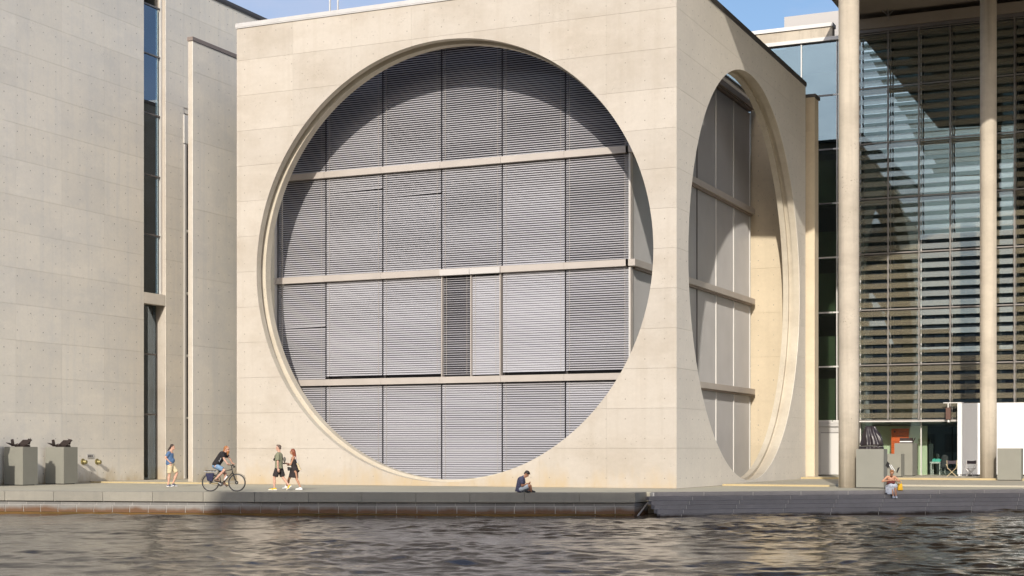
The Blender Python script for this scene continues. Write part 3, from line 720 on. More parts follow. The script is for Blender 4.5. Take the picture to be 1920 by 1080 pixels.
# header beam and canopy
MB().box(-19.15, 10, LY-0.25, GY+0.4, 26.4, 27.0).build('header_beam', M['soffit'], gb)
MB().box(-19.15, 10, LY-0.15, GY+0.4, 26.2, 26.38).build('header_beam', M['frame'], gb)
cpts = [(-19.6, 100), (-19.6, 58.2), (-13.3, 57.2), (-5.6, 66.6), (9, 69), (9, 100)]
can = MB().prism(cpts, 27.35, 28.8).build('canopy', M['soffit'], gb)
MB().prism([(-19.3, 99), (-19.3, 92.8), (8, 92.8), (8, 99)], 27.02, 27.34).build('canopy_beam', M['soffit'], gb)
colm = []
for (cx_, cy_, rr, zb) in ((-14.2, 67.0, 0.44, 0.0), (-10.5, 84.0, 0.42, 0.17), (4.0, 72.0, 0.44, 0.0)):
    mb = MB(); mb.tube([(cx_, cy_, zb+z) for z in (0, 3.9, 7.8, 11.7, 15.6, 19.5, 27.3-zb)], rr, 40)
    o = mb.build('column', M['column'], gb, smooth=True)
    for an in (R(-100), R(-25), R(200)):
        c0 = Vector((cx_+math.cos(an)*rr, cy_+math.sin(an)*rr, 0)); tn = Vector((-math.sin(an), math.cos(an), 0))*0.007; rd = Vector((math.cos(an), math.sin(an), 0))*0.003
        P = [c0-tn-rd, c0+tn-rd, c0+tn+rd, c0-tn+rd]
        MB().hexa([(q.x, q.y, zb+0.02) for q in P]+[(q.x, q.y, 27.3) for q in P]).build('casting_seam', M['rim'], o)
hk = MB(); hk.tube([(-17.0, 91.0, 27.34), (-17.0, 91.0, 26.95)], 0.03); hk.tube([(-17.35, 91.0, 27.34), (-17.0, 91.0, 26.95), (-16.65, 91.0, 27.34)], 0.02); hk.tube([(-17.0, 91.0, 26.95), (-16.9, 91.0, 26.8), (-17.0, 91.0, 26.7)], 0.03); hk.build('ceiling_bracket', M['louvresteel'], gb)
# interiors
it = link('interior', None, None, gb)
MB().box(-44, 10, 103, 103.3, 0, 26.1).build('back_partition', M['interior'], it)
for z in Lz[1:]: MB().box(-44, 10, GY+0.35, 103, z-0.22, z-0.06).build('floor_slab', M['slab'], it)
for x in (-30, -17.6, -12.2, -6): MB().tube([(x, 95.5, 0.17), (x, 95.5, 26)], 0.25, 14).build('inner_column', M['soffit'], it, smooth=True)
MB().box(-18.8, -15.3, 94.2, 94.4, 0.17, 3.1).build('pale_partition', M['green'], it)
for k, (z0, z1) in enumerate(((3.4, 6.0), (6.65, 8.6), (9.9, 12.4), (13.2, 15.0), (16.45, 19.3))):
    MB().box(-22.3, -19.0 if k % 2 else -20.6, 93.4+0.5*(k % 2), 93.5+0.5*(k % 2), z0, z1).build('lightened_partition', M['panellifted'], it)  # partitions lightened in colour to show behind the shaded glass
MB().box(-18.8, -17.0, 97, 97.2, 3.4, 6.4).box(-44, -20, 98, 98.2, 22.9, 25.8).build('pale_partition', M['green'], it)
mb = MB()
for k in range(14): mb.box(-13.2+k*0.55, -12.9+k*0.55, 94.6, 95.6, 3.6+k*0.30, 3.72+k*0.30)
mb.hexa([(-13.3, 94.5, 3.3), (-5.5, 94.5, 7.55), (-5.5, 94.6, 7.55), (-13.3, 94.6, 3.3), (-13.3, 94.5, 3.75), (-5.5, 94.5, 8.0), (-5.5, 94.6, 8.0), (-13.3, 94.6, 3.75)])
mb.build('staircase', M['slab'], it)
mb = MB()
for k in range(10): mb.box(-18.5+k*0.16, -18.47+k*0.16, 92.9, 92.93, 9.9, 10.95)
mb.box(-18.6, -13, 92.9, 92.94, 10.95, 11.0); mb.build('railing', M['steel'], it)
MB().box(-17.1, -15.7, 93.4, 93.5, 3.75, 5.0).build('yellow_screen', pmat('yellow_board', (0.62, 0.46, 0.05), 0.6), it)

# ------------------------------------------------------------------ building across the river behind the camera (unseen, roof edge shaped to cast the quay's shade)
ob = root('opposite_bank_building', 'tall office block on the opposite bank behind the camera, unseen and shaped to shade the quay', 'building', (0, 0, 0))
tt = 85.0
def occ(u, v, z): return (u+SU*tt, v-tt, z+SZ*tt)
e1, e2, e3 = occ(-34.6, 49.6, 0.20), occ(-19.8, 55.1, 0.20), occ(-7.3, 66.5, -0.05)
e4 = (e3[0]+3, e3[1]+2.4)
top = e1[2]
poly = [(e1[0], e1[1]-14), (e4[0]+6, e4[1]-20), (e4[0], e4[1]), (e3[0], e3[1]), (e2[0], e2[1]), (e1[0], e1[1])]
zt = [top, e3[2], e3[2], e3[2], top, top]
n = len(poly)
mb = MB(); mb.v = [(p[0], p[1], -0.5) for p in poly]+[(p[0], p[1], z) for p, z in zip(poly, zt)]
mb.f = [tuple(range(n-1, -1, -1)), tuple(range(n, 2*n))]+[(i, (i+1) % n, n+(i+1) % n, n+i) for i in range(n)]
mb.build('building_mass', M['soffit'], ob)
def facerow(a, b_, zt_):
    a = Vector((a[0], a[1], 0)); b_ = Vector((b_[0], b_[1], 0)); d = (b_-a); Ln = d.length; d.normalize(); nn = Vector((d.y, -d.x, 0))
    if nn.y < 0: nn = -nn
    k = int(Ln/2.6)
    for fl in range(11):
        for i in range(k):
            p = a+d*(i*2.6+0.4); q = p+d*1.7
            z0 = 1.0+fl*3.6
            if z0+2.2 > zt_-1: continue
            P = [p+nn*0.01, q+nn*0.01, q+nn*0.06, p+nn*0.06]
            MB().hexa([(r_.x, r_.y, z0) for r_ in P]+[(r_.x, r_.y, z0+2.2) for r_ in P]).build('window', M['darkglass'], ob)
facerow(e1, e2, top); facerow(e2, e3, min(top, e3[2]))
ob2 = root('opposite_bank_building', 'long low office row on the opposite bank behind the camera, left of the tall block', 'building', (0, 0, 0))
for k, (xa, xb, yy, hh) in enumerate(((-150, -110, -52, 24), (-109.8, -74, -48, 29), (-73.8, -44, -46, 35), (-43.8, -17, -44, 33))):
    MB().box(xa, xb, yy-16, yy, -0.5, hh).build('building_mass', M['soffit'], ob2)
    for fl in range(6):
        for i in range(int((xb-xa)/4.2)):
            MB().box(xa+0.8+i*4.2, xa+3.6+i*4.2, yy+0.01, yy+0.06, 1.5+fl*3.8, 4.1+fl*3.8).build('window', M['darkglass'], ob2)
structure(MB().box(-900, 900, -900, -8, -1.6, -0.02).build('opposite_bank', M['deck']))

# ------------------------------------------------------------------ plinths and sculptures
def plinth(x0, x1, y0, y1, z0, z1, label):
    o = root('plinth', label, 'plinth', (x0, y0, z0), group='grey painted box plinths')
    MB().box(0, x1-x0, 0, y1-y0, 0.035, z1-z0).build('box', M['plinth'], o)
    MB().box(0.10, x1-x0-0.10, 0.1, y1-y0-0.1, 0, 0.034).build('base', M['black'], o)
    f = MB()
    for a in (0.02, x1-x0-0.22): f.box(a, a+0.20, 0.02, 0.10, 0, 0.034)
    f.build('foot', M['black'], o)
    MB().box(0.012, x1-x0-0.012, 0.012, y1-y0-0.012, z1-z0, z1-z0+0.006).build('top_sheet', M['plinth'], o)
    return o
plinth(-50.56, -49.45, 55.15, 56.13, 0.0, 1.77, 'grey box plinth nearest the left edge, carrying a folded dark bronze sculpture')
plinth(-50.56, -49.45, 57.92, 58.90, 0.0, 1.77, 'grey box plinth beside the brass hydrant outlets, carrying a folded dark bronze sculpture')
plinth(-50.56, -49.45, 52.4, 53.4, 0.0, 1.77, 'grey box plinth outside the left edge whose bust casts a shadow on the next')
plinth(-13.66, -12.50, 65.9, 66.75, 0.0, 1.66, 'large grey box plinth beside the round column under the black tarp bundle')
plinth(-16.45, -15.30, 85.6, 86.7, 0.17, 1.43, 'lowest grey box plinth standing behind the seated woman')
plinth(-16.20, -15.20, 88.6, 90.2, 0.17, 2.03, 'tall grey box plinth in front of the orange poster')
plinth(-9.87, -8.69, 82.5, 83.4, 0.07, 1.72, 'grey box plinth before the white partition at the right edge')
def bronze(name, x, y, z, label):
    o = root(name, label, 'sculpture', (x, y, z), group='folded bronze plate sculptures')
    MB().plate((-0.10, 0.1, 0.02), (0.36, 0.05, 0.02), (0.52, 0.22, 0.27), (0.06, 0.27, 0.27), 0.03).build('large_plate', M['bronze'], o)
    MB().box(-0.12, 0.36, 0.0, 0.30, 0.0, 0.05).box(-0.08, 0.38, 0.02, 0.25, 0.05, 0.09).build('base', M['bronze'], o)
    MB().plate((-0.28, 0.05, 0.02), (-0.12, 0.02, 0.02), (-0.22, 0.06, 0.31), (-0.36, 0.1, 0.29), 0.03).build('fin', M['bronze'], o)
    MB().plate((-0.26, 0.02, 0.05), (-0.10, 0.0, 0.10), (-0.30, -0.05, 0.16), (-0.48, -0.05, 0.18), 0.02).build('fin', M['bronze'], o)
    MB().plate((0.10, 0.30, 0.1), (0.34, 0.30, 0.1), (0.38, 0.34, 0.31), (0.24, 0.34, 0.33), 0.02).build('fin', M['bronze'], o)
    MB().tube([(-0.12, 0.02, 0.06), (0.02, -0.01, 0.09), (0.1, 0.04, 0.06)], 0.05).build('knot', M['bronze'], o, smooth=True); o.scale = (1.25, 1.25, 1.15)
    return o
bronze('bronze_sculpture', -50.02, 55.40, 1.776, 'folded dark bronze sculpture on the plinth nearest the left edge')
bronze('bronze_sculpture', -50.02, 58.17, 1.776, 'folded dark bronze sculpture on the plinth beside the brass hydrant outlets')
b3 = root('bust_sculpture', 'dark rounded bust on a plinth outside the left edge', 'sculpture', (-50.0, 52.9, 1.776))
MB().cone((0, 0, 0.2), (0.05, 0, 0.75), 0.34, 0.24).ell((0.1, 0, 1.0), (0.3, 0.3, 0.35)).build('bust', M['bronze'], b3, smooth=True)
# dark plate sculpture on the tall plinth
o = root('plate_sculpture', 'flat dark plate sculpture with a pale stripe on the tall plinth', 'sculpture', (-15.7, 89.0, 2.036))
MB().box(-0.28, 0.42, 0, 0.3, 0.0, 0.06).build('lower_plate', M['bronze'], o); MB().box(-0.28, 0.40, 0.02, 0.3, 0.06, 0.12).build('pale_band', M['white'], o)
MB().box(-0.28, 0.42, 0.04, 0.3, 0.12, 0.30).build('upper_plate', M['bronze'], o); MB().plate((0.42, 0.1, 0.02), (0.46, 0.1, 0.02), (0.60, 0.1, 0.30), (0.56, 0.1, 0.30), 0.1).build('fin', M['bronze'], o)
# tarp wrapped sculpture
o = root('wrapped_sculpture', 'black plastic tarp bundle tied over a sculpture on the large plinth', 'wrapped sculpture', (-13.1, 66.35, 1.666))
vv = []; ff = []; seg, rg = 96, 44
for i in range(rg+1):
    t = i/rg; z = 0.97*t
    w_ = 0.50-0.18*t-0.13*max(0, t-0.55)*2
    if t > 0.9: w_ *= 1-0.25*(t-0.9)*10*0.5
    for j in range(seg):
        an = 2*math.pi*j/seg
        fold = 0.050*math.sin(an*7+1.5*math.sin(z*3)+2)+0.034*math.sin(an*13+z*4)+0.020*math.sin(an*3-z*9)
        fold *= (1.15-t*0.7)
        rr = w_+fold-(0.05 if 0.10 < t < 0.16 else 0)
        sq = 1/max(abs(math.cos(an)), abs(math.sin(an)))**0.45
        vv.append((rr*math.cos(an)*sq*0.93+0.04*math.sin(z*5), rr*math.sin(an)*0.72*sq, z+0.02*math.sin(an*5+z*8)*t))
for i in range(rg):
    for j in range(seg): ff.append((i*seg+j, i*seg+(j+1) % seg, (i+1)*seg+(j+1) % seg, (i+1)*seg+j))
ff.append(tuple(rg*seg+j for j in range(seg))); ff.append(tuple(range(seg-1, -1, -1)))
link('tarp', mesh('tarp', vv, ff, True), M['tarp'], o)
MB().tube([(0.50*math.cos(q), 0.40*math.sin(q), 0.12+0.01*math.sin(3*q)) for q in np.linspace(0, 6.28, 40)[:-1]], 0.012, 6, closed=True).build('rope', M['plinth'], o)

# poster, partitions, lamp box, table, chairs
pc = pmat('poster_orange', (0.85, 0.13, 0.02), 0.5); pb = pmat('poster_print', (0.10, 0.02, 0.02), 0.6)
o = root('poster', 'orange red poster with a dark round emblem behind the ground floor glass', 'poster', (-17.22, 93.2, 1.3))
MB().box(0, 1.02, 0, 0.02, 0, 1.63).build('sheet', pc, o); MB().tube([(0.19, -0.001, 1.45), (0.19, -0.004, 1.45)], 0.062, 20).build('emblem', pb, o)
t_ = 1.44
for k, (a, b_, hh) in enumerate(((0.5, 0.9, .012), (0.46, 0.72, .012), (0.3, 0.72, .02), (0.3, 0.8, .012), (0.05, 0.85, .014), (0.05, 0.8, .014), (0.05, 0.85, .014), (0.05, 0.5, .014), (0.05, 0.7, .014), (0.05, 0.6, .012))):
    zz = [1.44, 1.40, 1.2, 1.13, 0.86, 0.79, 0.72, 0.6, 0.5, 0.4][k]; MB().box(a, b_, -0.004, -0.001, zz, zz+hh).build('print_line', pb, o)
o = root('white_partition', 'tall white exhibition partition before the glass facade, shaded by the round column', 'partition', (-13.05, 90.8, 0.17))
MB().box(0, 6.5, 0, 0.35, 0.09, 4.15).build('panel', M['white'], o)
MB().box(0.7, 6.45, 0.03, 0.3, 0.0, 0.088).build('base', M['black'], o); MB().box(0.05, 0.55, 0.03, 0.3, 0.0, 0.088).build('base', M['white'], o); MB().box(0.14, 0.45, 0.022, 0.028, 0.03, 0.07).build('base_grille', M['black'], o)
o = root('hanging_lamp_box', 'brown box hanging from a short white arm left of the white partition', 'lamp', (-13.7, 90.8, 3.3))
MB().box(0.0, 0.27, 0, 0.25, 0.1, 0.78).build('box', pmat('lamp_brown', (0.12, 0.06, 0.045), 0.5), o)
MB().box(-0.15, 1.0, 0.08, 0.14, 1.03, 1.08).build('arm', M['framelite'], o); MB().box(0.09, 0.15, 0.09, 0.13, 0.785, 1.025).build('hanger', M['framelite'], o)
MB().tube([(0.13, 0.12, -0.05), (0.13, 0.12, 0.095)], [0.09, 0.05]).build('socket', M['framelite'], o)
o = root('work_table', 'white legged work table behind the ground floor glass', 'table', (-15.0, 93.3, 0.17))
MB().box(0, 2.0, 0, 0.8, 0.74, 0.78).build('tabletop', M['white'], o)
for x in (0.05, 0.55, 1.9):
    for y in (0.05, 0.75): MB().box(x, x+0.04, y, y+0.04, 0, 0.735).build('leg', M['white'], o)
MB().box(0.05, 0.6, 0.05, 0.09, 0.69, 0.735).build('rail', M['white'], o)
o = root('office_chair', 'dark upholstered office chair at the table behind the glass', 'chair', (-14.1, 92.95, 0.17))
MB().cone((0, 0, 0.62), (0.02, 0.03, 1.02), 0.20, 0.20, flat=0.35, axis=(0, 1, 0)).build('backrest', pmat('chair_fabric', (0.05, 0.045, 0.05), 0.8), o, smooth=True)
MB().box(-0.24, 0.24, 0.0, 0.42, 0.42, 0.50).build('seat', M['black'], o); MB().tube([(0, 0.2, 0.08), (0, 0.2, 0.42)], 0.03).build('pillar', M['steel'], o)
mb = MB()
for k in range(5): mb.tube([(0, 0.2, 0.1), (0.27*math.cos(k*1.257), 0.2+0.27*math.sin(k*1.257), 0.04)], 0.02)
mb.build('star_base', M['black'], o)
o = root('turquoise_cloth', 'crumpled turquoise cloth lying on the table behind the glass', 'cloth', (-14.5, 93.6, 0.955))
mb = MB()
for k in range(7): mb.ell((random.uniform(-.3, .3), random.uniform(-.15, .15), 0.06), (random.uniform(.1, .2), .12, random.uniform(.08, .15)), random.uniform(-.5, .5))
mb.blob('cloth', pmat('turquoise', (0.08, 0.5, 0.42), 0.8), o, 0.03, 1)
def director_chair(loc, rz, label, seatm, framem, w=0.52):
    o = root('folding_chair', label, 'folding chair', loc, rz, group='folding director chairs by the facade')
    h = w/2
    for sx in (-1, 1):
        MB().tube([(sx*h, -0.22, 0.0), (-sx*h*0.9, -0.2, 0.47)], 0.016, 8).build('cross_leg', framem, o)
        MB().tube([(sx*h, 0.22, 0.0), (-sx*h*0.9, 0.2, 0.47)], 0.016, 8).build('cross_leg', framem, o)
        MB().tube([(sx*h, -0.24, 0.012), (sx*h, 0.24, 0.012)], 0.016, 8).build('floor_rail', framem, o)
        MB().tube([(sx*h*0.95, 0.22, 0.40), (sx*(h+0.02), 0.26, 0.90)], 0.015, 8).build('back_post', framem, o)
        MB().tube([(sx*h*0.9, -0.2, 0.47), (sx*(h+0.03), -0.24, 0.64)], 0.015, 8).build('arm_post', framem, o)
        MB().box(sx*(h+0.04)-0.03, sx*(h+0.04)+0.03, -0.30, 0.26, 0.645, 0.67).build('armrest', framem, o)
    mb = MB(); n = 8
    for k in range(n):
        a, b_ = -h+2*h*k/n, -h+2*h*(k+1)/n; za, zb = 0.47-0.035*math.cos(a/h*1.5), 0.47-0.035*math.cos(b_/h*1.5)
        mb.hexa([(a, -0.2, za-.012), (b_, -0.2, zb-.012), (b_, 0.2, zb-.012), (a, 0.2, za-.012), (a, -0.2, za), (b_, -0.2, zb), (b_, 0.2, zb), (a, 0.2, za)])
    mb.build('seat', seatm, o)
    mb = MB()
    for k in range(n):
        a, b_ = -h+2*h*k/n, -h+2*h*(k+1)/n; za, zb = 0.90-0.03*math.cos(a/h*1.5), 0.90-0.03*math.cos(b_/h*1.5)
        mb.hexa([(a, 0.25, 0.70), (b_, 0.25, 0.70), (b_, 0.27, 0.70), (a, 0.27, 0.70), (a, 0.26, za), (b_, 0.26, zb), (b_, 0.28, zb), (a, 0.28, za)])
    mb.build('backrest', seatm, o)
fab = pmat('chair_canvas', (0.06, 0.045, 0.055), 0.8)
c_ = at(1783, 893.5, 0.17); director_chair((c_.x, 88.6, 0.17), R(8), 'folding director chair with pale wooden crossed legs left of the white partition', fab, pmat('pale_wood', (0.62, 0.50, 0.30), 0.5), 0.50)
director_chair((-12.0, 88.3, 0.17), R(-6), 'dark folding camp chair in front of the white partition', fab, M['steel'], 0.50)

# ------------------------------------------------------------------ people
SKIN = {'pale': pmat('skin_pale', (0.62, 0.36, 0.26), 0.55), 'tan': pmat('skin_tan', (0.50, 0.26, 0.16), 0.55), 'brown': pmat('skin_brown', (0.36, 0.17, 0.10), 0.55)}
EYE = pmat('eye_dark', (0.03, 0.02, 0.02), 0.3)
def cloth(name, col, n=0.12): return pmat(name, col, 0.85, noise=n, nscale=14, bump=0.3)
def seg2(mb, a, b_, c, r, flat=1.0):
    mb.cone(a, b_, r[0], r[1], flat=flat); mb.cone(b_, c, r[1], r[2], flat=flat)
def hand(mb, wrist, dirv, side=1, curl=0.5, s=1.0, up=None):
    """palm, four unequal bent fingers and a thumb"""
    d = Vector(dirv).normalized(); wst = Vector(wrist)
    side_v = Vector((0, 1, 0)) if up is None else Vector(up); side_v = (side_v-d*side_v.dot(d)).normalized()
    nrm = d.cross(side_v).normalized()
    pc_ = wst+d*0.045*s
    mb.cone(wst, wst+d*0.085*s, 0.026*s, 0.034*s, flat=1.15, axis=side_v)
    for k, ln in enumerate((0.068, 0.078, 0.072, 0.055)):
        b0 = wst+d*0.085*s+side_v*(k-1.5)*0.021*s
        d1 = (d+nrm*curl*0.6).normalized(); m1 = b0+d1*ln*0.5*s; d2 = (d+nrm*curl*1.8).normalized(); m2 = m1+d2*ln*0.5*s
        mb.cone(b0-d*0.02*s, m1, 0.0098*s, 0.009*s, seg=8); mb.cone(m1, m2, 0.009*s, 0.0078*s, seg=8)
    t0 = wst+d*0.03*s-side_v*0.026*s; t1 = t0+(d*0.6-side_v*0.8+nrm*0.3).normalized()*0.035*s; t2 = t1+(d-side_v*0.2+nrm*0.4).normalized()*0.032*s
    mb.cone(t0, t1, 0.012*s, 0.011*s, seg=8); mb.cone(t1, t2, 0.011*s, 0.009*s, seg=8)
def head(mb, c, rot=0.0, s=1.0):
    """profile faces +X; rot tilts it forward (down)"""
    c = Vector(c); Mr = Matrix.Rotation(rot, 3, 'Y')
    P = lambda x, y, z: c+Mr@Vector((x*s, y*s, z*s))
    mb.ell(P(-0.012, 0, 0.03), (0.098*s, 0.078*s, 0.098*s), rot)
    mb.ell(P(0.022, 0, -0.045), (0.070*s, 0.060*s, 0.072*s), rot)
    mb.ell(P(0.060, 0, -0.092), (0.028*s, 0.030*s, 0.022*s), rot)
    mb.ell(P(0.060, 0, 0.028), (0.030*s, 0.055*s, 0.016*s), rot)
    mb.cone(P(0.082, 0, 0.012), P(0.106, 0, -0.026), 0.010*s, 0.015*s, seg=8)
    mb.ell(P(0.086, 0, -0.055), (0.012*s, 0.026*s, 0.010*s), rot)
    for sy in (-1, 1): mb.ell(P(-0.005, sy*0.079, -0.012), (0.020*s, 0.010*s, 0.032*s), rot)
    return P
def eyes(P, parent, s=1.0, shades=False):
    if shades:
        mb = MB()
        for sy in (-1, 1): mb.ell(P(0.078, sy*0.032, 0.006), (0.012, 0.026, 0.019)); mb.tube([P(0.07, sy*0.058, 0.01), P(-0.02, sy*0.083, 0.012)], 0.004)
        mb.tube([P(0.090, -0.01, 0.008), P(0.090, 0.01, 0.008)], 0.004); mb.build('sunglasses', M['black'], parent)
    else:
        for sy in (-1, 1): MB().ell(P(0.078, sy*0.031, 0.004), (0.010, 0.013, 0.008), seg=8, rings=5).build('eye', EYE, parent, smooth=True)
def shoe(mb, heel, toe, h=0.075, w=0.046):
    heel, toe = Vector(heel), Vector(toe); d = (toe-heel); Ln = d.length; d.normalize(); up = d.cross(Vector((0, 1, 0))).normalized()
    if up.z < 0: up = -up
    mb.cone(heel+up*0.035, heel+d*Ln*0.5+up*0.035, 0.040, 0.040, flat=1.0); mb.cone(heel+d*Ln*0.45+up*0.032, toe-d*0.03+up*0.022, 0.041, 0.030, flat=1.35)
    mb.cone(heel+d*0.02+up*0.05, heel+d*0.06+up*h, 0.042, 0.040)
def sole(mb, heel, toe):
    heel, toe = Vector(heel), Vector(toe); d = (toe-heel).normalized()
    mb.cone(heel+d*0.0, toe-d*0.04, 0.040, 0.040, flat=1.1); 
    return mb
def sole_plate(heel, toe, mat, parent):
    heel, toe = Vector(heel), Vector(toe); d = (toe-heel); Ln = d.length; d.normalize(); up = d.cross(Vector((0, 1, 0))).normalized()
    if up.z < 0: up = -up
    mb = MB(); prof = [(-0.04, 0.028), (0.0, 0.040), (0.10, 0.036), (0.18, 0.050), (Ln-0.03, 0.044), (Ln+0.005, 0.020)]
    bot = [heel+d*a+Vector((0, b_, 0)) for a, b_ in prof]+[heel+d*a-Vector((0, b_, 0)) for a, b_ in reversed(prof)]
    n = len(bot); mb.v = [tuple(p) for p in bot]+[tuple(p+up*0.028) for p in bot]
    mb.f = [tuple(range(n)), tuple(range(2*n-1, n-1, -1))]+[(i, n+i, n+(i+1) % n, (i+1) % n) for i in range(n)]
    mb.build('sole', mat, parent)

FX = lambda px, py, z=0: at(px, py, z)
# --- 1 standing man, blue tee (faces +X local)
p = FX(319.5, 912.6)
S = root('person', 'man with a dark ponytail in blue T-shirt and beige shorts standing by the left wall', 'person', (p.x, p.y, 0), R(22))
y1_, y2_ = 0.10, -0.10      # left, right (camera side is -Y)
b_ = MB(); P1 = head(b_, (0.10, 0, 1.745), 0.15)
b_.cone((0.02, 0, 1.56), (0.07, 0, 1.68), 0.062, 0.058); b_.cone((-0.02, 0, 1.06), (-0.01, 0, 1.46), 0.135, 0.145, flat=1.25); b_.cone((-0.01, -0.16, 1.50), (-0.01, 0.16, 1.50), 0.075, 0.075)
b_.ell((0.0, 0, 1.0), (0.13, 0.17, 0.12))
seg2(b_, (-0.02, -0.20, 1.49), (-0.16, -0.24, 1.29), (0.0, -0.21, 1.12), (0.052, 0.043, 0.029)); hand(b_, (0.0, -0.21, 1.12), (0.7, 0.15, -0.75), curl=0.8)
seg2(b_, (-0.02, 0.20, 1.49), (-0.08, 0.25, 1.26), (0.06, 0.20, 1.06), (0.052, 0.043, 0.029)); hand(b_, (0.06, 0.20, 1.06), (0.5, -0.1, -0.8), curl=0.6)
seg2(b_, (0.02, y2_, 0.97), (-0.015, y2_, 0.54), (-0.07, y2_, 0.09), (0.095, 0.058, 0.040)); b_.ell((-0.05, y2_, 0.38), (0.062, 0.055, 0.12))
seg2(b_, (0.04, y1_, 0.97), (0.27, y1_, 0.60), (0.09, y1_, 0.15), (0.095, 0.058, 0.040)); b_.ell((0.18, y1_, 0.42), (0.06, 0.055, 0.11), 0.4)
b_.cone((-0.07, y2_, 0.05), (0.08, y2_, 0.03), 0.035, 0.03); b_.cone((0.09, y1_, 0.1), (0.22, y1_, 0.035), 0.035, 0.03)
b_.blob('body', SKIN['pale'], S, 0.0075)
eyes(P1, S)
c = MB(); c.cone((-0.03, 0, 1.04), (-0.02, 0, 1.42), 0.165, 0.165, flat=1.25); c.ell((0.055, 0, 1.16), (0.145, 0.16, 0.15)); c.cone((-0.02, -0.17, 1.49), (-0.02, 0.17, 1.49), 0.088, 0.088)
c.cone((-0.02, -0.205, 1.48), (-0.11, -0.235, 1.345), 0.078, 0.080, rnd=False); c.cone((-0.02, 0.205, 1.48), (-0.06, 0.24, 1.34), 0.078, 0.080, rnd=False); c.cone((0.0, 0, 1.53), (0.015, 0, 1.57), 0.08, 0.068)
c.cone((-0.03, 0, 1.0), (-0.03, 0, 1.1), 0.178, 0.165, flat=1.2, rnd=False)
c.blob('tshirt', cloth('blue_tshirt', (0.085, 0.16, 0.30)), S, 0.009)
c = MB(); c.ell((0.0, 0, 0.98), (0.165, 0.19, 0.13)); c.cone((0.02, y2_, 0.93), (-0.015, y2_, 0.60), 0.125, 0.112, rnd=False); c.cone((0.05, y1_, 0.93), (0.245, y1_, 0.64), 0.122, 0.112, rnd=False)
c.blob('shorts', cloth('beige_shorts', (0.62, 0.52, 0.34)), S, 0.009)
for (he, to, nm) in (((-0.10, y2_, 0.012), (0.14, y2_, 0.012), 0), ((0.06, y1_, 0.055), (0.28, y1_, 0.012), 1)):
    c = MB(); shoe(c, he, to); c.blob('sneaker', cloth('navy_sneaker', (0.06, 0.07, 0.11)), S, 0.007); sole_plate(he, to, M['white'], S)
c = MB(); c.ell(P1(-0.03, 0, 0.055), (0.098, 0.088, 0.085), 0.15); c.ell(P1(-0.075, 0, 0.0), (0.055, 0.075, 0.08)); c.cone(P1(-0.11, 0, -0.01), P1(-0.15, 0, -0.11), 0.035, 0.035); c.cone(P1(-0.15, 0, -0.11), P1(-0.20, 0, -0.20), 0.033, 0.014)
c.blob('hair', pmat('dark_hair', (0.035, 0.02, 0.015), 0.6), S, 0.008)

# --- 2 bicycle and cyclist
pr, pf = FX(394.8, 921.4), FX(444.4, 921.9)
mid = (pr+pf)/2; hd = math.atan2(pf.y-pr.y, pf.x-pr.x)
hd = R(19)
B = root('bicycle', 'dark trekking bicycle with rear rack and navy pannier ridden along the quay', 'bicycle', (mid.x, mid.y, 0), hd)
frm = pmat('bicycle_frame_paint', (0.06, 0.055, 0.05), 0.35, 0.3); rub = pmat('tyre_rubber', (0.035, 0.033, 0.03), 0.8); alu = pmat('aluminium', (0.6, 0.6, 0.6), 0.35, 0.8)
def wheel(x, z=0.35, rad=0.35):
    wv = bpy.data.objects.new('wheel', None); COL.objects.link(wv); wv.parent = B; wv.location = (x, 0, z)
    circ = lambda r_, n: [(r_*math.cos(q), 0, r_*math.sin(q)) for q in np.linspace(0, 2*math.pi, n+1)[:-1]]
    MB().tube(circ(rad-0.02, 48), 0.021, 10, closed=True).build('tyre', rub, wv, smooth=True)
    MB().tube(circ(rad-0.048, 48), 0.012, 8, closed=True).build('rim', pmat('rim_metal', (0.25, 0.24, 0.23), 0.4, 0.7), wv, smooth=True)
    s_ = MB()
    for k in range(24):
        a = k*math.pi/12; a2 = a+(0.5 if k % 2 else -0.5); sy = 0.03 if k % 2 else -0.03
        s_.tube([(0.022*math.cos(a2), sy, 0.022*math.sin(a2)), ((rad-0.05)*math.cos(a), 0, (rad-0.05)*math.sin(a))], 0.0016, 4)
    s_.build('spokes', alu, wv)
    MB().tube([(0, -0.055, 0), (0, 0.055, 0)], 0.022, 12).build('hub', alu, wv); MB().tube([(0, -0.046, 0), (0, -0.043, 0)], 0.07 if x > 0 else 0.05, 20).build('brake_disc', rub, wv)
wheel(-0.525); wheel(0.525)
BB = (-0.10, 0, 0.29)
fr = MB(); fr.tube([BB, (-0.20, 0, 0.80)], 0.017); fr.tube([BB, (0.36, 0, 0.74)], 0.024); fr.tube([(-0.19, 0, 0.76), (0.345, 0, 0.86)], 0.016); fr.tube([(0.36, 0, 0.72), (0.325, 0, 0.90)], 0.022)
for sy in (-1, 1): fr.tube([(-0.12, sy*0.02, 0.29), (-0.525, sy*0.06, 0.35)], 0.011); fr.tube([(-0.19, sy*0.015, 0.76), (-0.525, sy*0.06, 0.35)], 0.010)
fr.build('frame', frm, B, smooth=True)
fk = MB()
for sy in (-1, 1): fk.tube([(0.365, sy*0.05, 0.71), (0.44, sy*0.055, 0.50), (0.525, sy*0.06, 0.35)], [0.018, 0.015, 0.011])
fk.tube([(0.365, -0.06, 0.71), (0.365, 0.06, 0.71)], 0.02); fk.build('fork', frm, B, smooth=True)
MB().tube([(0.325, 0, 0.90), (0.31, 0, 0.99), (0.36, 0, 1.02)], 0.018).build('stem', frm, B)
hb = MB().tube([(0.30, -0.31, 1.04), (0.35, -0.15, 1.02), (0.36, 0, 1.02), (0.35, 0.15, 1.02), (0.30, 0.31, 1.04)], 0.013).build('handlebar', frm, B)
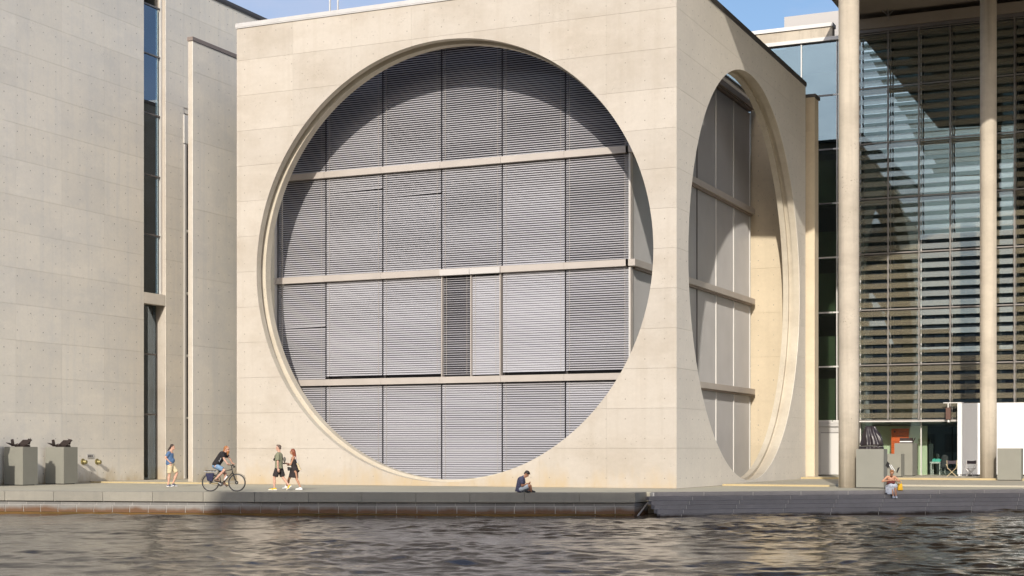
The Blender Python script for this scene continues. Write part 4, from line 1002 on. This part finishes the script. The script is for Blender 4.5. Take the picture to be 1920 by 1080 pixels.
for sy in (-1, 1): MB().tube([(0.30, sy*0.31, 1.04), (0.25, sy*0.34, 1.045)], 0.018).build('grip', M['black'], B); MB().tube([(0.34, sy*0.2, 1.02), (0.40, sy*0.24, 0.98)], 0.006).build('brake_lever', M['black'], B)
MB().tube([(0.36, -0.05, 1.01), (0.47, -0.04, 0.98), (0.49, 0, 0.86), (0.42, 0, 0.72)], 0.005).build('brake_cable', M['black'], B)
MB().ell((0.41, 0, 0.96), (0.04, 0.035, 0.035)).build('headlight', M['black'], B, smooth=True)
MB().tube([(-0.20, 0, 0.80), (-0.215, 0, 0.90)], 0.013).build('seat_post', alu, B)
MB().cone((-0.33, 0, 0.93), (-0.10, 0, 0.925), 0.035, 0.02, flat=2.0).build('saddle', M['black'], B, smooth=True)
rk = MB()
for sy in (-1, 1): rk.tube([(-0.525, sy*0.07, 0.36), (-0.72, sy*0.07, 0.77)], 0.007); rk.tube([(-0.78, sy*0.06, 0.78), (-0.25, sy*0.06, 0.77)], 0.008); rk.tube([(-0.525, sy*0.07, 0.36), (-0.45, sy*0.07, 0.77)], 0.007)
for k in range(5): rk.tube([(-0.76+k*0.12, -0.06, 0.778), (-0.76+k*0.12, 0.06, 0.778)], 0.006)
rk.build('rear_rack', alu, B)
for k in range(4): MB().cone((-0.70+k*0.11, -0.04, 0.80), (-0.66+k*0.11, 0.04, 0.80), 0.022, 0.018).build('strap', M['black'], B)
c = MB(); c.hexa([(-0.62, -0.17, 0.42), (-0.40, -0.17, 0.38), (-0.40, -0.08, 0.38), (-0.62, -0.08, 0.42), (-0.68, -0.18, 0.70), (-0.34, -0.18, 0.70), (-0.34, -0.08, 0.72), (-0.68, -0.08, 0.72)])
c.blob('pannier_bag', cloth('navy_bag', (0.03, 0.03, 0.07), 0.3), B, 0.016, 8)
for x, a0, a1 in ((-0.525, 0.5, 2.9), (0.525, 0.35, 2.0)):
    vv = []; ff = []
    qs = np.linspace(a0, a1, 18)
    for q in qs:
        for sy in (-0.028, 0.028): vv.append((x+0.375*math.cos(q), sy, 0.35+0.375*math.sin(q))); vv.append((x+0.379*math.cos(q), sy, 0.35+0.379*math.sin(q)))
    for k in range(17):
        o_ = k*4; ff += [(o_, o_+4, o_+6, o_+2), (o_+1, o_+3, o_+7, o_+5), (o_, o_+1, o_+5, o_+4), (o_+2, o_+6, o_+7, o_+3)]
    link('mudguard', mesh('mudguard', vv, ff), frm, B)
cr = MB(); PA = Vector((-0.24, -0.10, 0.385)); PB_ = Vector((0.04, 0.10, 0.195))
cr.tube([(BB[0], -0.085, BB[2]), (PA.x, -0.09, PA.z)], 0.012); cr.tube([(BB[0], 0.085, BB[2]), (PB_.x, 0.09, PB_.z)], 0.012); cr.tube([(BB[0], -0.085, BB[2]), (BB[0], 0.085, BB[2])], 0.02); cr.build('crank', alu, B)
MB().tube([(BB[0], -0.066, BB[2]), (BB[0], -0.062, BB[2])], 0.095, 24).build('chainring', frm, B); MB().tube([(-0.10, -0.064, 0.385), (-0.525, -0.06, 0.39), (-0.56, -0.06, 0.35), (-0.525, -0.06, 0.31), (-0.10, -0.064, 0.195)], 0.006, 6).build('chain', frm, B)
for q, sy in ((PA, -1), (PB_, 1)): MB().box(q.x-0.045, q.x+0.045, min(sy*0.10, sy*0.19), max(sy*0.10, sy*0.19), q.z-0.012, q.z+0.012).build('pedal', M['black'], B)
MB().tube([(0.02, 0, 0.44), (0.14, 0, 0.60)], 0.034, 12).build('water_bottle', M['white'], B, smooth=True); MB().tube([(0.145, 0, 0.605), (0.175, 0, 0.645)], [0.026, 0.018], 12).build('bottle_cap', M['black'], B)
Cc = root('person', 'bearded cyclist in black T-shirt, denim shorts and sunglasses riding the bicycle', 'person', (mid.x, mid.y, 0), hd)
b_ = MB(); P2 = head(b_, (0.135, -0.02, 1.645), 0.12)
b_.cone((0.03, 0, 1.50), (0.10, -0.01, 1.60), 0.060, 0.056); b_.cone((-0.28, 0, 1.06), (-0.05, 0, 1.42), 0.13, 0.14, flat=1.25); b_.ell((-0.30, 0, 1.02), (0.14, 0.16, 0.11)); b_.cone((-0.01, -0.15, 1.46), (-0.01, 0.15, 1.46), 0.072, 0.072)
seg2(b_, (0.0, -0.19, 1.45), (0.09, -0.24, 1.25), (0.24, -0.29, 1.07), (0.050, 0.040, 0.028)); hand(b_, (0.22, -0.30, 1.085), (0.9, -0.1, -0.35), curl=1.3)
seg2(b_, (0.02, 0.19, 1.45), (0.18, 0.25, 1.27), (0.26, 0.31, 1.09), (0.050, 0.040, 0.028)); hand(b_, (0.235, 0.31, 1.11), (0.9, 0.1, -0.45), curl=1.3)
seg2(b_, (-0.27, -0.10, 0.99), (0.05, -0.11, 0.83), (-0.27, -0.12, 0.50), (0.092, 0.058, 0.038)); b_.ell((-0.09, -0.115, 0.68), (0.05, 0.05, 0.12), 0.8)
seg2(b_, (-0.27, 0.10, 0.98), (0.04, 0.11, 0.68), (-0.02, 0.12, 0.30), (0.092, 0.058, 0.038))
b_.cone((-0.27, -0.12, 0.46), (-0.14, -0.13, 0.42), 0.034, 0.028); b_.cone((-0.03, 0.12, 0.27), (0.10, 0.13, 0.23), 0.034, 0.028)
b_.blob('body', SKIN['pale'], Cc, 0.0075); eyes(P2, Cc, shades=True)
c = MB(); c.cone((-0.30, 0, 1.06), (-0.05, 0, 1.42), 0.155, 0.160, flat=1.25); c.cone((-0.01, -0.16, 1.46), (-0.01, 0.16, 1.46), 0.085, 0.085); c.cone((-0.31, 0, 1.03), (-0.25, 0, 1.1), 0.165, 0.16, flat=1.15, rnd=False)
c.cone((0.0, -0.195, 1.45), (0.055, -0.225, 1.33), 0.075, 0.078, rnd=False); c.cone((0.02, 0.195, 1.45), (0.11, 0.23, 1.35), 0.075, 0.078, rnd=False); c.cone((0.03, 0, 1.49), (0.05, 0, 1.53), 0.075, 0.065)
ts_ = c.blob('tshirt', cloth('black_tshirt', (0.022, 0.018, 0.020)), Cc, 0.009)
# two pale print marks on the shirt, raised ink on its camera side
for (zz, xx, rr_) in ((1.27, -0.045, 0.036), (1.19, -0.10, 0.032)):
    yy = -0.203
    MB().tube([(xx+rr_*math.cos(q), yy-0.004+0.02*abs(math.cos(q)), zz+rr_*math.sin(q)) for q in np.linspace(1.2, 4.2, 9)], 0.006, 6).build('shirt_print', M['white'], ts_)
c = MB(); c.ell((-0.30, 0, 1.0), (0.165, 0.185, 0.12)); c.cone((-0.27, -0.10, 0.98), (0.0, -0.11, 0.86), 0.115, 0.088, rnd=False); c.cone((-0.27, 0.10, 0.97), (-0.02, 0.11, 0.75), 0.115, 0.09, rnd=False)
c.blob('shorts', cloth('denim_shorts', (0.20, 0.32, 0.48), 0.25), Cc, 0.009)
for he, to in (((-0.31, -0.13, 0.405), (-0.10, -0.13, 0.385)), ((-0.06, 0.13, 0.245), (0.15, 0.13, 0.20))):
    c = MB(); shoe(c, he, to, 0.06); c.blob('sandal', cloth('brown_sandal', (0.14, 0.09, 0.06)), Cc, 0.008)
gin = pmat('ginger_hair', (0.42, 0.17, 0.06), 0.6, noise=0.2, nscale=60)
c = MB(); c.ell(P2(-0.035, 0, 0.055), (0.096, 0.087, 0.080)); c.cone(P2(-0.08, 0, 0.02), P2(-0.11, 0, -0.10), 0.055, 0.035, flat=1.2); c.blob('hair', gin, Cc, 0.008)
c = MB(); c.ell(P2(0.045, 0, -0.085), (0.062, 0.066, 0.05)); c.cone(P2(0.06, 0, -0.10), P2(0.045, 0, -0.21), 0.055, 0.025); c.blob('beard', gin, Cc, 0.008)

# --- 3 walking man (faces image left)
p = FX(523, 919.4); HDG = R(180+20)
W1 = root('person', 'man in olive T-shirt and black shorts walking left in yellow shoes', 'person', (p.x, p.y, 0), HDG)
b_ = MB(); P3 = head(b_, (0.02, 0.0, 1.70), 0.0)
b_.cone((-0.01, 0, 1.50), (0.0, 0, 1.62), 0.062, 0.058); b_.cone((0.0, 0, 1.0), (0.0, 0, 1.40), 0.125, 0.14, flat=1.3); b_.cone((0, -0.16, 1.44), (0, 0.16, 1.44), 0.075, 0.075); b_.ell((0, 0, 0.93), (0.13, 0.165, 0.12))
# the camera sees the left side (+Y local)
seg2(b_, (0.0, 0.20, 1.43), (-0.01, 0.25, 1.14), (-0.02, 0.25, 0.88), (0.052, 0.043, 0.030)); hand(b_, (-0.02, 0.25, 0.88), (-0.15, 0, -1), curl=0.4, up=(1, 0, 0))
seg2(b_, (0.0, -0.20, 1.43), (-0.06, -0.25, 1.16), (0.10, -0.25, 0.95), (0.052, 0.043, 0.030)); hand(b_, (0.10, -0.25, 0.95), (0.5, 0, -0.8), curl=0.5)
seg2(b_, (0.03, 0.09, 0.90), (0.17, 0.09, 0.50), (0.165, 0.09, 0.10), (0.092, 0.056, 0.038)); b_.ell((0.155, 0.09, 0.36), (0.058, 0.052, 0.12))
seg2(b_, (-0.03, -0.09, 0.90), (-0.15, -0.09, 0.50), (-0.38, -0.09, 0.20), (0.092, 0.056, 0.038)); b_.ell((-0.25, -0.09, 0.40), (0.055, 0.05, 0.12), 0.7)
b_.cone((0.16, 0.09, 0.05), (0.32, 0.09, 0.03), 0.034, 0.028); b_.cone((-0.40, -0.09, 0.15), (-0.33, -0.09, 0.05), 0.034, 0.028)
b_.blob('body', SKIN['pale'], W1, 0.0075); eyes(P3, W1)
c = MB(); c.cone((0, 0, 0.96), (0, 0, 1.38), 0.155, 0.160, flat=1.3); c.cone((0, -0.17, 1.43), (0, 0.17, 1.43), 0.088, 0.088); c.cone((0, 0, 0.88), (0, 0, 1.0), 0.168, 0.158, flat=1.25, rnd=False)
c.cone((0, 0.205, 1.43), (-0.005, 0.245, 1.20), 0.082, 0.084, rnd=False); c.cone((0, -0.205, 1.43), (-0.04, -0.24, 1.22), 0.082, 0.084, rnd=False); c.cone((0, 0, 1.47), (0, 0, 1.51), 0.078, 0.068)
c.blob('tshirt', cloth('olive_tshirt', (0.25, 0.25, 0.165)), W1, 0.009)
c = MB(); c.ell((0, 0, 0.90), (0.155, 0.185, 0.12)); c.cone((0.03, 0.09, 0.88), (0.13, 0.09, 0.56), 0.120, 0.118, rnd=False); c.cone((-0.03, -0.09, 0.88), (-0.13, -0.09, 0.56), 0.120, 0.115, rnd=False)
c.blob('shorts', cloth('black_shorts', (0.03, 0.025, 0.025)), W1, 0.009)
for he, to in (((0.10, 0.09, 0.012), (0.40, 0.09, 0.012)), ((-0.47, -0.09, 0.15), (-0.30, -0.09, 0.012))):
    c = MB(); shoe(c, he, to); c.blob('sneaker', cloth('yellow_sneaker', (0.75, 0.46, 0.04)), W1, 0.007); sole_plate(he, to, M['white'], W1)
c = MB(); c.ell(P3(-0.03, 0, 0.05), (0.092, 0.085, 0.085)); c.ell(P3(-0.06, 0, 0.0), (0.05, 0.074, 0.07)); c.ell(P3(0.02, 0, 0.11), (0.07, 0.05, 0.03)); c.blob('hair', pmat('greyish_brown_hair', (0.12, 0.085, 0.065), 0.6), W1, 0.008)
c = MB(); c.tube([(0.05, 0.10, 1.50), (-0.10, 0.10, 1.40), (-0.185, 0.02, 1.24), (-0.17, -0.1, 1.18)], 0.016, 6); c.tube([(0.05, 0.10, 1.50), (0.16, 0.04, 1.38), (0.18, -0.05, 1.25)], 0.016, 6); c.build('bag_strap', M['black'], W1)
c = MB(); c.ell((-0.22, -0.02, 1.24), (0.05, 0.09, 0.11)); c.build('sling_bag', cloth('grey_bag', (0.16, 0.15, 0.13)), W1, smooth=True)
c = MB(); c.ell((0.19, 0.0, 1.24), (0.04, 0.06, 0.06)); c.build('camera_pouch', M['black'], W1, smooth=True)

# --- 4 walking woman
p = FX(551.5, 918.6)
W2 = root('person', 'woman with long auburn hair in a black dress walking left behind the man', 'person', (p.x, p.y, 0), HDG)
b_ = MB(); P4 = head(b_, (0.075, 0, 1.545), 0.05, 0.94)
b_.cone((0.01, 0, 1.37), (0.05, 0, 1.46), 0.050, 0.047); b_.cone((0.0, 0, 0.95), (0.01, 0, 1.26), 0.105, 0.115, flat=1.25); b_.cone((0, -0.13, 1.31), (0, 0.13, 1.31), 0.055, 0.055); b_.ell((-0.02, 0, 0.86), (0.13, 0.16, 0.12))
seg2(b_, (0.0, 0.16, 1.30), (0.10, 0.20, 1.03), (0.26, 0.16, 1.08), (0.042, 0.036, 0.025)); hand(b_, (0.26, 0.16, 1.08), (0.9, -0.2, 0.05), curl=0.9, s=0.9)
seg2(b_, (0.0, -0.16, 1.30), (0.05, -0.20, 1.05), (0.22, -0.14, 1.00), (0.042, 0.036, 0.025)); hand(b_, (0.22, -0.14, 1.00), (0.8, 0.4, 0.1), curl=0.9, s=0.9)
seg2(b_, (0.04, -0.08, 0.84), (0.22, -0.08, 0.47), (0.33, -0.08, 0.12), (0.09, 0.052, 0.034)); b_.ell((0.25, -0.08, 0.36), (0.05, 0.048, 0.11))
seg2(b_, (-0.04, 0.08, 0.84), (-0.12, 0.08, 0.45), (-0.27, 0.08, 0.13), (0.09, 0.052, 0.034)); b_.ell((-0.18, 0.08, 0.33), (0.05, 0.048, 0.11), 0.4)
b_.blob('body', SKIN['tan'], W2, 0.0075); eyes(P4, W2, shades=True)
c = MB(); c.cone((0.0, 0, 0.93), (0.01, 0, 1.20), 0.122, 0.128, flat=1.22); c.ell((0.05, 0, 1.16), (0.10, 0.125, 0.08)); c.cone((0.0, 0.095, 1.22), (-0.01, 0.10, 1.345), 0.028, 0.022); c.cone((0.0, -0.095, 1.22), (-0.01, -0.10, 1.345), 0.028, 0.022)
c.ell((-0.03, 0, 0.84), (0.175, 0.18, 0.17)); c.ell((-0.10, 0, 0.80), (0.13, 0.15, 0.11)); c.cone((0.0, 0, 0.80), (0.03, 0, 0.50), 0.165, 0.205, flat=0.98, rnd=False)
c.blob('dress', cloth('black_dress', (0.03, 0.022, 0.022)), W2, 0.009)
for he, to in (((0.30, -0.08, 0.075), (0.50, -0.08, 0.055)), ((-0.32, 0.08, 0.012), (-0.07, 0.08, 0.012))):
    c = MB(); shoe(c, he, to); c.blob('sneaker', cloth('white_sneaker', (0.80, 0.78, 0.76), 0.03), W2, 0.007)
    sole_plate(he, to, M['white'], W2)
c = MB(); c.ell(P4(-0.03, 0, 0.045), (0.094, 0.085, 0.088)); c.cone(P4(-0.06, 0, 0.0), P4(-0.10, 0, -0.20), 0.082, 0.062, flat=1.1); c.cone(P4(-0.10, 0, -0.18), P4(-0.12, 0, -0.27), 0.06, 0.03, flat=1.1)
c.blob('hair', pmat('auburn_hair', (0.24, 0.065, 0.03), 0.5, noise=0.2, nscale=60), W2, 0.008)
MB().tube([(-0.02, 0.02, 1.36), (0.02, 0.13, 1.15), (0.14, 0.16, 0.93)], 0.009, 6).build('bag_strap', M['white'], W2)
MB().tube([(-0.05, 0.08, 1.36), (-0.14, 0.10, 1.15), (-0.16, 0.10, 1.06)], 0.009, 6).build('bag_strap', M['white'], W2)
c = MB(); c.hexa([(0.10, 0.12, 0.78), (0.22, 0.12, 0.78), (0.22, 0.20, 0.78), (0.10, 0.20, 0.78), (0.12, 0.12, 0.93), (0.24, 0.12, 0.93), (0.24, 0.20, 0.93), (0.12, 0.20, 0.93)]); c.build('small_black_bag', M['black'], W2)
c = MB(); c.plate((-0.12, 0.12, 1.08), (-0.16, 0.12, 1.10), (-0.31, 0.13, 0.82), (-0.22, 0.13, 0.80), 0.09); c.build('cream_bag', cloth('cream_bag', (0.62, 0.50, 0.32)), W2)
MB().box(0.34, 0.42, 0.13, 0.18, 1.05, 1.11).build('phone', M['black'], W2)

# --- 5 man sitting on the quay edge, legs folded (faces image right)
p = FX(966.5, 924.0)
W3 = root('person', 'man in dark checked shirt sitting on the quay edge looking down at his hands', 'person', (p.x, bank(p.x)+0.12, 0.0), R(16))
b_ = MB(); P5 = head(b_, (0.255, 0, 0.70), 0.75, 0.98)
b_.cone((0.12, 0, 0.56), (0.21, 0, 0.64), 0.058, 0.056); b_.cone((-0.02, 0, 0.14), (0.05, 0, 0.46), 0.13, 0.14, flat=1.25); b_.cone((0.07, -0.15, 0.52), (0.07, 0.15, 0.52), 0.07, 0.07); b_.ell((-0.02, 0, 0.12), (0.13, 0.17, 0.115))
seg2(b_, (0.07, -0.19, 0.50), (0.11, -0.23, 0.26), (0.30, -0.10, 0.33), (0.050, 0.042, 0.028)); hand(b_, (0.30, -0.10, 0.33), (0.7, 0.6, 0.15), curl=1.2)
seg2(b_, (0.07, 0.19, 0.50), (0.14, 0.23, 0.28), (0.30, 0.08, 0.34), (0.050, 0.042, 0.028)); hand(b_, (0.30, 0.08, 0.34), (0.7, -0.6, 0.15), curl=1.2)
seg2(b_, (0.0, -0.10, 0.11), (0.41, -0.14, 0.26), (0.44, -0.06, 0.055), (0.088, 0.056, 0.038)); seg2(b_, (0.0, 0.10, 0.11), (0.38, 0.22, 0.14), (0.30, -0.04, 0.05), (0.088, 0.056, 0.038))
b_.blob('body', SKIN['brown'], W3, 0.0075); eyes(P5, W3)
c = MB(); c.cone((-0.02, 0, 0.14), (0.05, 0, 0.46), 0.152, 0.158, flat=1.25); c.cone((0.07, -0.16, 0.51), (0.07, 0.16, 0.51), 0.084, 0.084); c.cone((0.07, -0.195, 0.50), (0.10, -0.225, 0.33), 0.075, 0.078, rnd=False); c.cone((0.07, 0.195, 0.50), (0.12, 0.225, 0.35), 0.075, 0.078, rnd=False)
c.cone((-0.03, 0, 0.03), (-0.02, 0, 0.14), 0.165, 0.155, flat=1.2, rnd=False); c.cone((0.09, 0, 0.55), (0.13, 0, 0.59), 0.075, 0.066)
mm_, N, Lk, bb = base_mat('checked_shirt'); g = N.new('ShaderNodeTexCoord'); ck = N.new('ShaderNodeTexChecker'); ck.inputs['Scale'].default_value = 34; ck.inputs[1].default_value = (0.10, 0.10, 0.17, 1); ck.inputs[2].default_value = (0.03, 0.03, 0.06, 1); Lk.new(g.outputs['Object'], ck.inputs[0]); Lk.new(ck.outputs[0], bb.inputs[0]); bb.inputs['Roughness'].default_value = 0.85
c.blob('shirt', mm_, W3, 0.009)
c = MB(); c.ell((-0.01, 0, 0.115), (0.155, 0.185, 0.11)); c.cone((0.0, -0.10, 0.115), (0.34, -0.135, 0.245), 0.105, 0.086, rnd=False); c.cone((0.0, 0.10, 0.115), (0.32, 0.205, 0.14), 0.105, 0.086, rnd=False)
c.blob('shorts', cloth('pale_blue_shorts', (0.50, 0.56, 0.62)), W3, 0.009)
for he, to in (((0.40, -0.05, 0.012), (0.60, -0.02, 0.012)), ((0.22, -0.16, 0.012), (0.40, -0.19, 0.012))):
    c = MB(); shoe(c, he, to, 0.06); c.blob('sneaker', cloth('dark_sneaker', (0.03, 0.03, 0.03)), W3, 0.008)
c = MB(); c.ell(P5(-0.02, 0, 0.055), (0.100, 0.090, 0.085), 0.75); c.cone(P5(0.03, 0, 0.10), P5(0.10, 0, 0.085), 0.04, 0.014, flat=1.5); c.ell(P5(-0.07, 0, 0.0), (0.045, 0.07, 0.065), 0.75); c.blob('hair', pmat('black_hair', (0.022, 0.014, 0.012), 0.5), W3, 0.008)

# --- 6 woman sitting on the steps (faces the river)
Sx = S0+SD*((FX(1674, 919.0).x-S0.x)/SD.x)
W4 = root('person', 'woman in rust top and pale blue skirt sitting bent forward on the river steps', 'person', (Sx.x, Sx.y, 0.0), R(-72))
b_ = MB(); fwd = 0.12
P6 = head(b_, (0.30, 0, 0.70), 0.95, 0.96)
b_.cone((0.14, 0, 0.57), (0.24, 0, 0.64), 0.050, 0.048); b_.cone((-0.14, 0, 0.13), (0.06, 0, 0.46), 0.11, 0.118, flat=1.3); b_.cone((0.09, -0.14, 0.54), (0.09, 0.14, 0.54), 0.055, 0.055); b_.ell((-0.15, 0, 0.11), (0.14, 0.17, 0.11))
seg2(b_, (0.09, -0.17, 0.53), (0.16, -0.35, 0.36), (0.32, -0.12, 0.40), (0.046, 0.038, 0.027)); hand(b_, (0.32, -0.12, 0.40), (0.3, 0.9, 0.1), curl=0.9, s=0.9, up=(0, 0, 1))
seg2(b_, (0.09, 0.17, 0.53), (0.16, 0.32, 0.37), (0.32, 0.10, 0.41), (0.046, 0.038, 0.027)); hand(b_, (0.32, 0.10, 0.41), (0.3, -0.9, 0.1), curl=0.9, s=0.9, up=(0, 0, 1))
seg2(b_, (-0.1, -0.09, 0.11), (0.34, -0.02, 0.17), (0.46, 0.04, -0.24), (0.085, 0.055, 0.036)); seg2(b_, (-0.1, 0.09, 0.11), (0.34, 0.12, 0.17), (0.46, 0.15, -0.24), (0.085, 0.055, 0.036))
b_.ell((0.38, 0.01, -0.02), (0.05, 0.048, 0.10)); b_.ell((0.38, 0.14, -0.02), (0.05, 0.048, 0.10))
b_.blob('body', SKIN['tan'], W4, 0.0075); eyes(P6, W4)
c = MB(); c.cone((-0.13, 0, 0.13), (0.05, 0, 0.43), 0.125, 0.128, flat=1.3); c.cone((0.07, 0.08, 0.44), (0.08, 0.09, 0.585), 0.024, 0.02); c.cone((0.07, -0.08, 0.44), (0.08, -0.09, 0.585), 0.024, 0.02); c.blob('top', cloth('rust_top', (0.26, 0.10, 0.06)), W4, 0.009)
c = MB(); c.ell((-0.14, 0, 0.11), (0.17, 0.21, 0.13)); c.cone((-0.1, -0.08, 0.11), (0.34, -0.03, 0.18), 0.13, 0.11); c.cone((-0.1, 0.08, 0.11), (0.34, 0.12, 0.18), 0.13, 0.10); c.cone((0.28, -0.02, 0.16), (0.32, -0.04, -0.16), 0.13, 0.14, flat=1.15, rnd=False); c.cone((0.2, -0.10, 0.12), (0.24, -0.12, -0.10), 0.12, 0.13, rnd=False)
c.blob('skirt', cloth('pale_blue_skirt', (0.60, 0.63, 0.70)), W4, 0.010)
for yy in (0.04, 0.15):
    c = MB(); shoe(c, (0.42, yy, -0.298), (0.64, yy, -0.298), 0.06); c.blob('shoe', cloth('pale_shoe', (0.60, 0.62, 0.66)), W4, 0.008)
c = MB(); c.ell(P6(-0.03, 0, 0.045), (0.096, 0.086, 0.088), 0.95); c.ell(P6(-0.02, 0, 0.135), (0.045, 0.045, 0.035)); c.blob('hair', pmat('light_brown_hair', (0.30, 0.14, 0.06), 0.5, noise=0.2, nscale=60), W4, 0.008)
o = root('handbag', 'dark red handbag held on the lap of the seated woman', 'handbag', tuple(W4.matrix_world.translation), 0)
o.location = W4.location; o.rotation_euler = W4.rotation_euler
c = MB(); c.hexa([(0.26, -0.16, 0.29), (0.36, -0.16, 0.29), (0.36, 0.14, 0.29), (0.26, 0.14, 0.29), (0.29, -0.13, 0.40), (0.37, -0.13, 0.40), (0.37, 0.10, 0.40), (0.29, 0.10, 0.40)]); c.blob('pouch', cloth('dark_red_leather', (0.16, 0.035, 0.03)), o, 0.012, 5)
o = root('yellow_bag', 'bright yellow bag standing on the deck edge beside the seated woman', 'bag', (Sx.x+SD.x*0.42, Sx.y+SD.y*0.42, 0.0), R(-60))
c = MB(); c.hexa([(-0.07, -0.10, 0.0), (0.07, -0.10, 0.0), (0.07, 0.10, 0.0), (-0.07, 0.10, 0.0), (-0.05, -0.08, 0.27), (0.05, -0.08, 0.27), (0.05, 0.08, 0.27), (-0.05, 0.08, 0.27)]); c.blob('pouch', cloth('yellow_leather', (0.80, 0.45, 0.03)), o, 0.012, 6)
MB().tube([(0, -0.07, 0.25), (0, -0.05, 0.36), (0, 0.05, 0.36), (0, 0.07, 0.25)], 0.008).build('handle', cloth('yellow_leather_strap', (0.7, 0.38, 0.03)), o)
q = Vector((Sx.x, Sx.y, 0))+Vector((-0.12, 0.9, 0))
o = root('folded_music_stand', 'dark folded stand with two white rods standing right behind the seated woman', 'stand', (q.x, q.y, 0))
for a in (-0.35, 0.0, 0.35): MB().tube([(0, 0, 0.55), (a, 0.15 if a else -0.2, 0.0)], 0.012).build('leg', M['black'], o)
MB().tube([(0, 0, 0.55), (-0.14, 0, 1.08)], 0.014).build('pole', M['black'], o)
for d in (0, 0.07): MB().tube([(0.05+d, -0.03, 0.78), (-0.10+d, -0.03, 1.02)], 0.012).build('white_rod', M['white'], o)
MB().plate((-0.26, 0, 0.98), (-0.14, 0, 0.86), (-0.08, 0, 1.06), (-0.18, 0, 1.16), 0.03).build('desk_flap', M['black'], o); MB().plate((0.18, 0, 0.72), (0.22, 0, 0.68), (0.32, 0, 0.92), (0.24, 0, 0.90), 0.03).build('desk_flap', M['black'], o)
